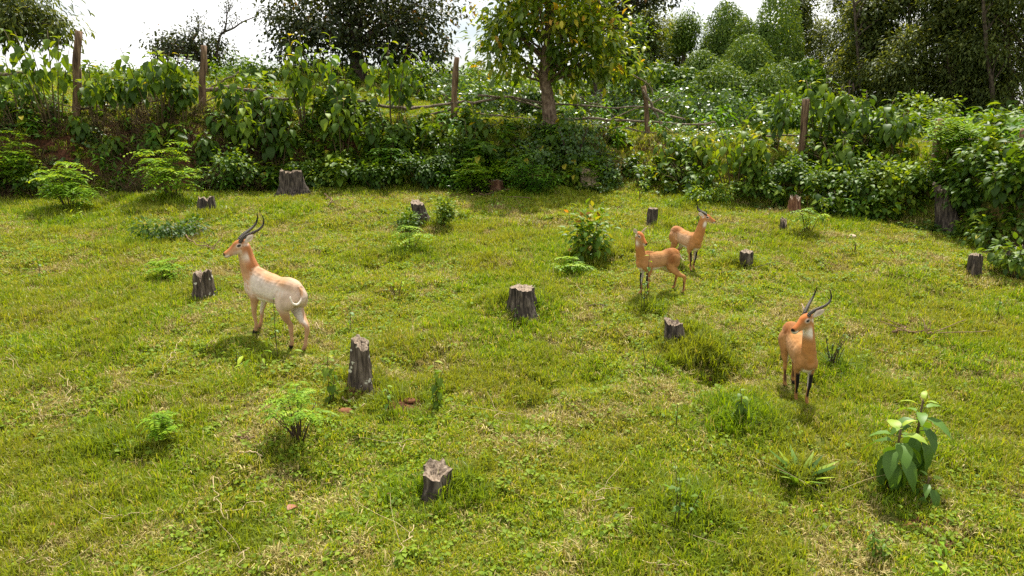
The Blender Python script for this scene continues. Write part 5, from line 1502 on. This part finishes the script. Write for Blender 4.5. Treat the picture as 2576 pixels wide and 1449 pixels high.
    for side_ in (1, -1):
        msk = (hind * (sgn == side_))
        inner = sstep((-no[:, 1] * side_ - .25) / .4)
        mixc(msk * inner * sstep((z - .34) / .12), c_['inner'])
        mixc(msk * sstep((z - .45) / .15) * (.6 if pale else 0) * (1 - inner), c_['flank'])
        msk = (fore * (sgn == side_))
        mixc(msk * inner * sstep((z - .2) / .1), c_['inner'])
    if pale: mixc(fore * sstep((z - .5) / .1) * .7, c_['flank'])
    frontf = sstep((no[:, 0] - .35) / .3)
    blk = coat.get('blackness', (1, 1))
    mixc(fore * frontf * sstep((z - .10) / .04) * sstep((.50 - z) / .06) * blk[0], c_['black'])
    mixc(hind * frontf * sstep((z - .06) / .04) * sstep((.30 - z) / .08) * blk[1], c_['black'])
    mixc((fore + hind) * sstep((.11 - z) / .03) * sstep((z - .035) / .02) * .25, c_['black'])
    mixc((fore + hind) * sstep((.045 - z) / .015) * (kinds != 'trunk') * (T > .8), c_['hoof'])
    # neck: nape redder, throat patch white
    mixc(nk_ * .9, c_['neck'])
    mixc(nk_ * sstep((-no[:, 0] - .25) / .4) * .8, c_['nape'])
    hv = co - pl
    hu = hv @ hd_ / hsc; hvv = hv @ upv / hsc; hw = hv @ side / hsc
    thr = throat * np.exp(-(((hu - .03) / .07) ** 2 + ((hvv + .14) / .055) ** 2)) * sstep((no @ hd_ + .1) / .5)
    mixc((nk_ + hdk > 0) * np.clip(thr * 2.0, 0, 1), c_['white'])
    # head
    mixc(hdk * sstep((no @ upv - .2) / .5) * .8, c_['face'])
    mixc(hdk * sstep((-(no @ upv) - .45) / .3) * sstep((hu - .02) / .05) * .85, c_['white'])
    lip = hdk * sstep((hu - .215) / .02)
    mixc(hdk * sstep((-.012 - hvv) / .03) * sstep((.2 - hu) / .05) * .55, c_['flank'])
    mixc(lip * sstep((-.030 - hvv) / .012), c_['white'])
    mixc(hdk * sstep((hu - .266) / .006) * sstep((hvv + .040) / .008), c_['black'])
    mouth = hdk * sstep((hu - .19) / .02) * np.exp(-((hvv + .060) / .006) ** 2)
    mixc(mouth * .8, c_['black'])
    eyeP = [HP(.068, .026, .0545 * sg) for sg in (1, -1)]
    for e in eyeP:
        d = np.linalg.norm((co - e) * 1.0, axis=1)
        dd = co - e
        du, dv, dw = dd @ hd_, dd @ upv, dd @ side
        d = np.sqrt((du / 1.5) ** 2 + dv ** 2 + (dw * .6) ** 2) / hsc
        mixc((hdk > 0) * sstep((.034 - d) / .014) * .62, c_['white'])
        mixc((hdk > 0) * sstep((.020 - d) / .005), c_['black'])
    d0 = np.minimum(np.linalg.norm(co - HP(-.015, .0, .055), axis=1), np.linalg.norm(co - HP(-.015, .0, -.055), axis=1))
    mixc((hdk + nk_ > 0) * sstep((.05 - d0) / .03) * .7, c_['white'])
    ein = sstep((no @ hd_ - .1) / .4)
    mixc(er * 1.0, c_['earback'])
    mixc(er * ein * sstep((T - .05) / .1), c_['earin'])
    mixc(er * ein * np.exp(-((np.abs(T - .5)) / .3) ** 2) * sstep((CU - .86) / .1) * .45, c_['eardark'])
    mixc(er * sstep((T - .93) / .05) * .6, c_['black'])
    mixc(tlk * sstep((T - .22) / .15), c_['white'])
    # soften
    ne = len(me.edges); ed = np.empty(ne * 2, np.int32); me.edges.foreach_get('vertices', ed); ed = ed.reshape(-1, 2)
    for _ in range(2):
        acc = C.copy(); cnt = np.ones(nv)
        np.add.at(acc, ed[:, 0], C[ed[:, 1]]); np.add.at(acc, ed[:, 1], C[ed[:, 0]])
        np.add.at(cnt, ed[:, 0], 1); np.add.at(cnt, ed[:, 1], 1)
        C = acc / cnt[:, None]
    a = me.attributes.new('coat', 'FLOAT_COLOR', 'POINT')
    a.data.foreach_set('color', np.hstack([C, np.ones((nv, 1))]).astype(np.float32).ravel())
    me.polygons.foreach_set('use_smooth', np.ones(len(me.polygons), bool))
    me.materials.clear(); me.materials.append(M['coat'])
    body = bpy.data.objects.new('body', me); col.objects.link(body)
    body.parent = root; body.scale = (s, s, s)
    # eyes
    for e, sg in zip(eyeP, (1, -1)):
        m2 = MB()
        L = 10
        th = np.linspace(0, PI, L)
        ring = [e + (hd_ * math.cos(t) * .026 * hsc + 0) for t in th]
        loft_r = [(max(.001, .0165 * hsc * math.sin(t)), max(.001, .010 * hsc * math.sin(t))) for t in th]
        loft(m2, ring, loft_r, upv, rs=12, n=1)
        o = m2.build('eye', M['eye'], root); o.scale = (s, s, s)
    if male:
        for sg in (1, -1):
            q = horn_scale
            K = [HP(.035, .045, .028 * sg), HP(.005, .085, .034 * sg), HP(-.065, .112, .058 * sg), HP(-.145, .125, .092 * sg), HP(-.225, .140, .120 * sg), HP(-.295, .175, .130 * sg), HP(-.335, .235, .118 * sg), HP(-.345, .305, .095 * sg)]
            b0 = K[0]
            K = [b0 + (k - b0) * q for k in K]
            Pp = catmull(K, 14)
            t = np.linspace(0, 1, len(Pp))
            arc = np.concatenate([[0], np.cumsum(np.linalg.norm(np.diff(Pp, axis=0), axis=1))])
            rad = (.0255 * (1 - t) ** 0.75 + .0035) * (1 + .13 * np.cos(arc / .0195 * 2 * PI) * (t < .74))
            m2 = MB()
            tube(m2, Pp, rad, 12, 0.5 + 0.5 * np.cos(np.repeat(arc, 12).tolist() + [0, 0]) if False else 0.5)
            me2 = m2.mesh('horn', M['horn'])
            rg = np.where(t < .74, .5 + .5 * np.cos(arc / .0195 * 2 * PI), .1)
            me2.attributes['tint'].data.foreach_set('value', np.concatenate([np.repeat(rg, 12), [0, 0]]).astype(np.float32))
            o = bpy.data.objects.new('horn', me2); col.objects.link(o)
            o.parent = root; o.scale = (s, s, s)
    return root

def horn_mat():
    m, t, o = _mat('ringed_horn')
    a = t.nodes.new('ShaderNodeAttribute'); a.attribute_name = 'tint'
    r = _ramp(t, [(0.35, (0.012, 0.010, 0.009, 1)), (0.95, (0.17, 0.14, 0.105, 1))])
    t.links.new(a.outputs['Fac'], r.inputs['Fac'])
    p = t.nodes.new('ShaderNodeBsdfPrincipled'); p.inputs['Roughness'].default_value = 0.6; p.inputs['Specular IOR Level'].default_value = 0.25
    t.links.new(r.outputs['Color'], p.inputs['Base Color']); t.links.new(p.outputs['BSDF'], o.inputs['Surface'])
    return m
M['horn'] = horn_mat()
FAWN = dict(neck=lin(176, 120, 66), nape=lin(150, 88, 42), inner=lin(216, 204, 190), main=lin(168, 120, 70), flank=lin(192, 154, 116), back=lin(152, 92, 44), rump=lin(164, 104, 54), white=lin(232, 220, 204), black=(0.012, 0.010, 0.009), hoof=(0.02, 0.016, 0.013),
            face=lin(182, 104, 52), earback=lin(196, 150, 108), earin=lin(222, 206, 192), eardark=lin(96, 72, 62), blackness=(1, .8))
PALE = dict(FAWN, neck=lin(192, 146, 104), nape=lin(164, 100, 56), main=lin(190, 148, 110), flank=lin(214, 198, 182), back=lin(196, 160, 130), rump=lin(200, 172, 148), face=lin(174, 104, 52), blackness=(.25, .12))
ROAN = dict(FAWN, main=lin(176, 126, 78), flank=lin(204, 168, 136), back=lin(170, 110, 64), rump=lin(184, 134, 94))
build_kob('pale beige male antelope with long ringed horns turned away left of the bare stump', [(643, 838), (655, 827), (733, 879), (766, 884)], 1.10, True, True,
          (.46, .06, 1.25), (.34, .94, -.30), [(-.50, 0, .86), (-.545, .02, .84), (-.575, .06, .76), (-.57, .12, .705), (-.545, .17, .72), (-.53, .19, .78), (-.53, .19, .81)], PALE, ear=(.62, .62, .42), throat=.4)
build_kob('orange hornless female antelope standing side on with her white tail out', [(1628, 743), (1610, 741), (1717, 740), (1694, 728)], 0.83, False, False,
          (.50, .02, 1.25), (-.1, .8, -.42), [(-.50, 0, .86), (-.54, 0, .84), (-.58, 0, .76), (-.62, 0, .70), (-.67, 0, .66), (-.71, 0, .645)], FAWN, ear=(.8, .1, .75), fwd=.13)
build_kob('young male antelope with short horns facing right behind the hornless female', [(1745, 680), (1738, 685), None, None], 0.81, True, False,
          (.47, .12, 1.27), (.68, .73, -.28), [(-.50, 0, .86), (-.54, 0, .83), (-.56, 0, .72), (-.555, 0, .60), (-.55, 0, .5), (-.55, 0, .44)], dict(ROAN, blackness=(1, .8), flankw=.75), hz=-65, fwd=.04, horn_scale=.70, ear=(.5, .75, .2))
build_kob('orange male antelope with tall ringed horns facing the camera, black front legs', [(2029, 1019), (2002, 1011), (1994, 964), (1974, 970)], 0.84, True, False,
          (.42, -.06, 1.24), (.50, -.82, -.30), [(-.50, 0, .86), (-.54, 0, .83), (-.56, 0, .72), (-.555, 0, .60), (-.55, 0, .5), (-.55, 0, .44)], FAWN, hsc=1.14, nkf=.82, horn_scale=.92, ear=(.68, .5, .55))
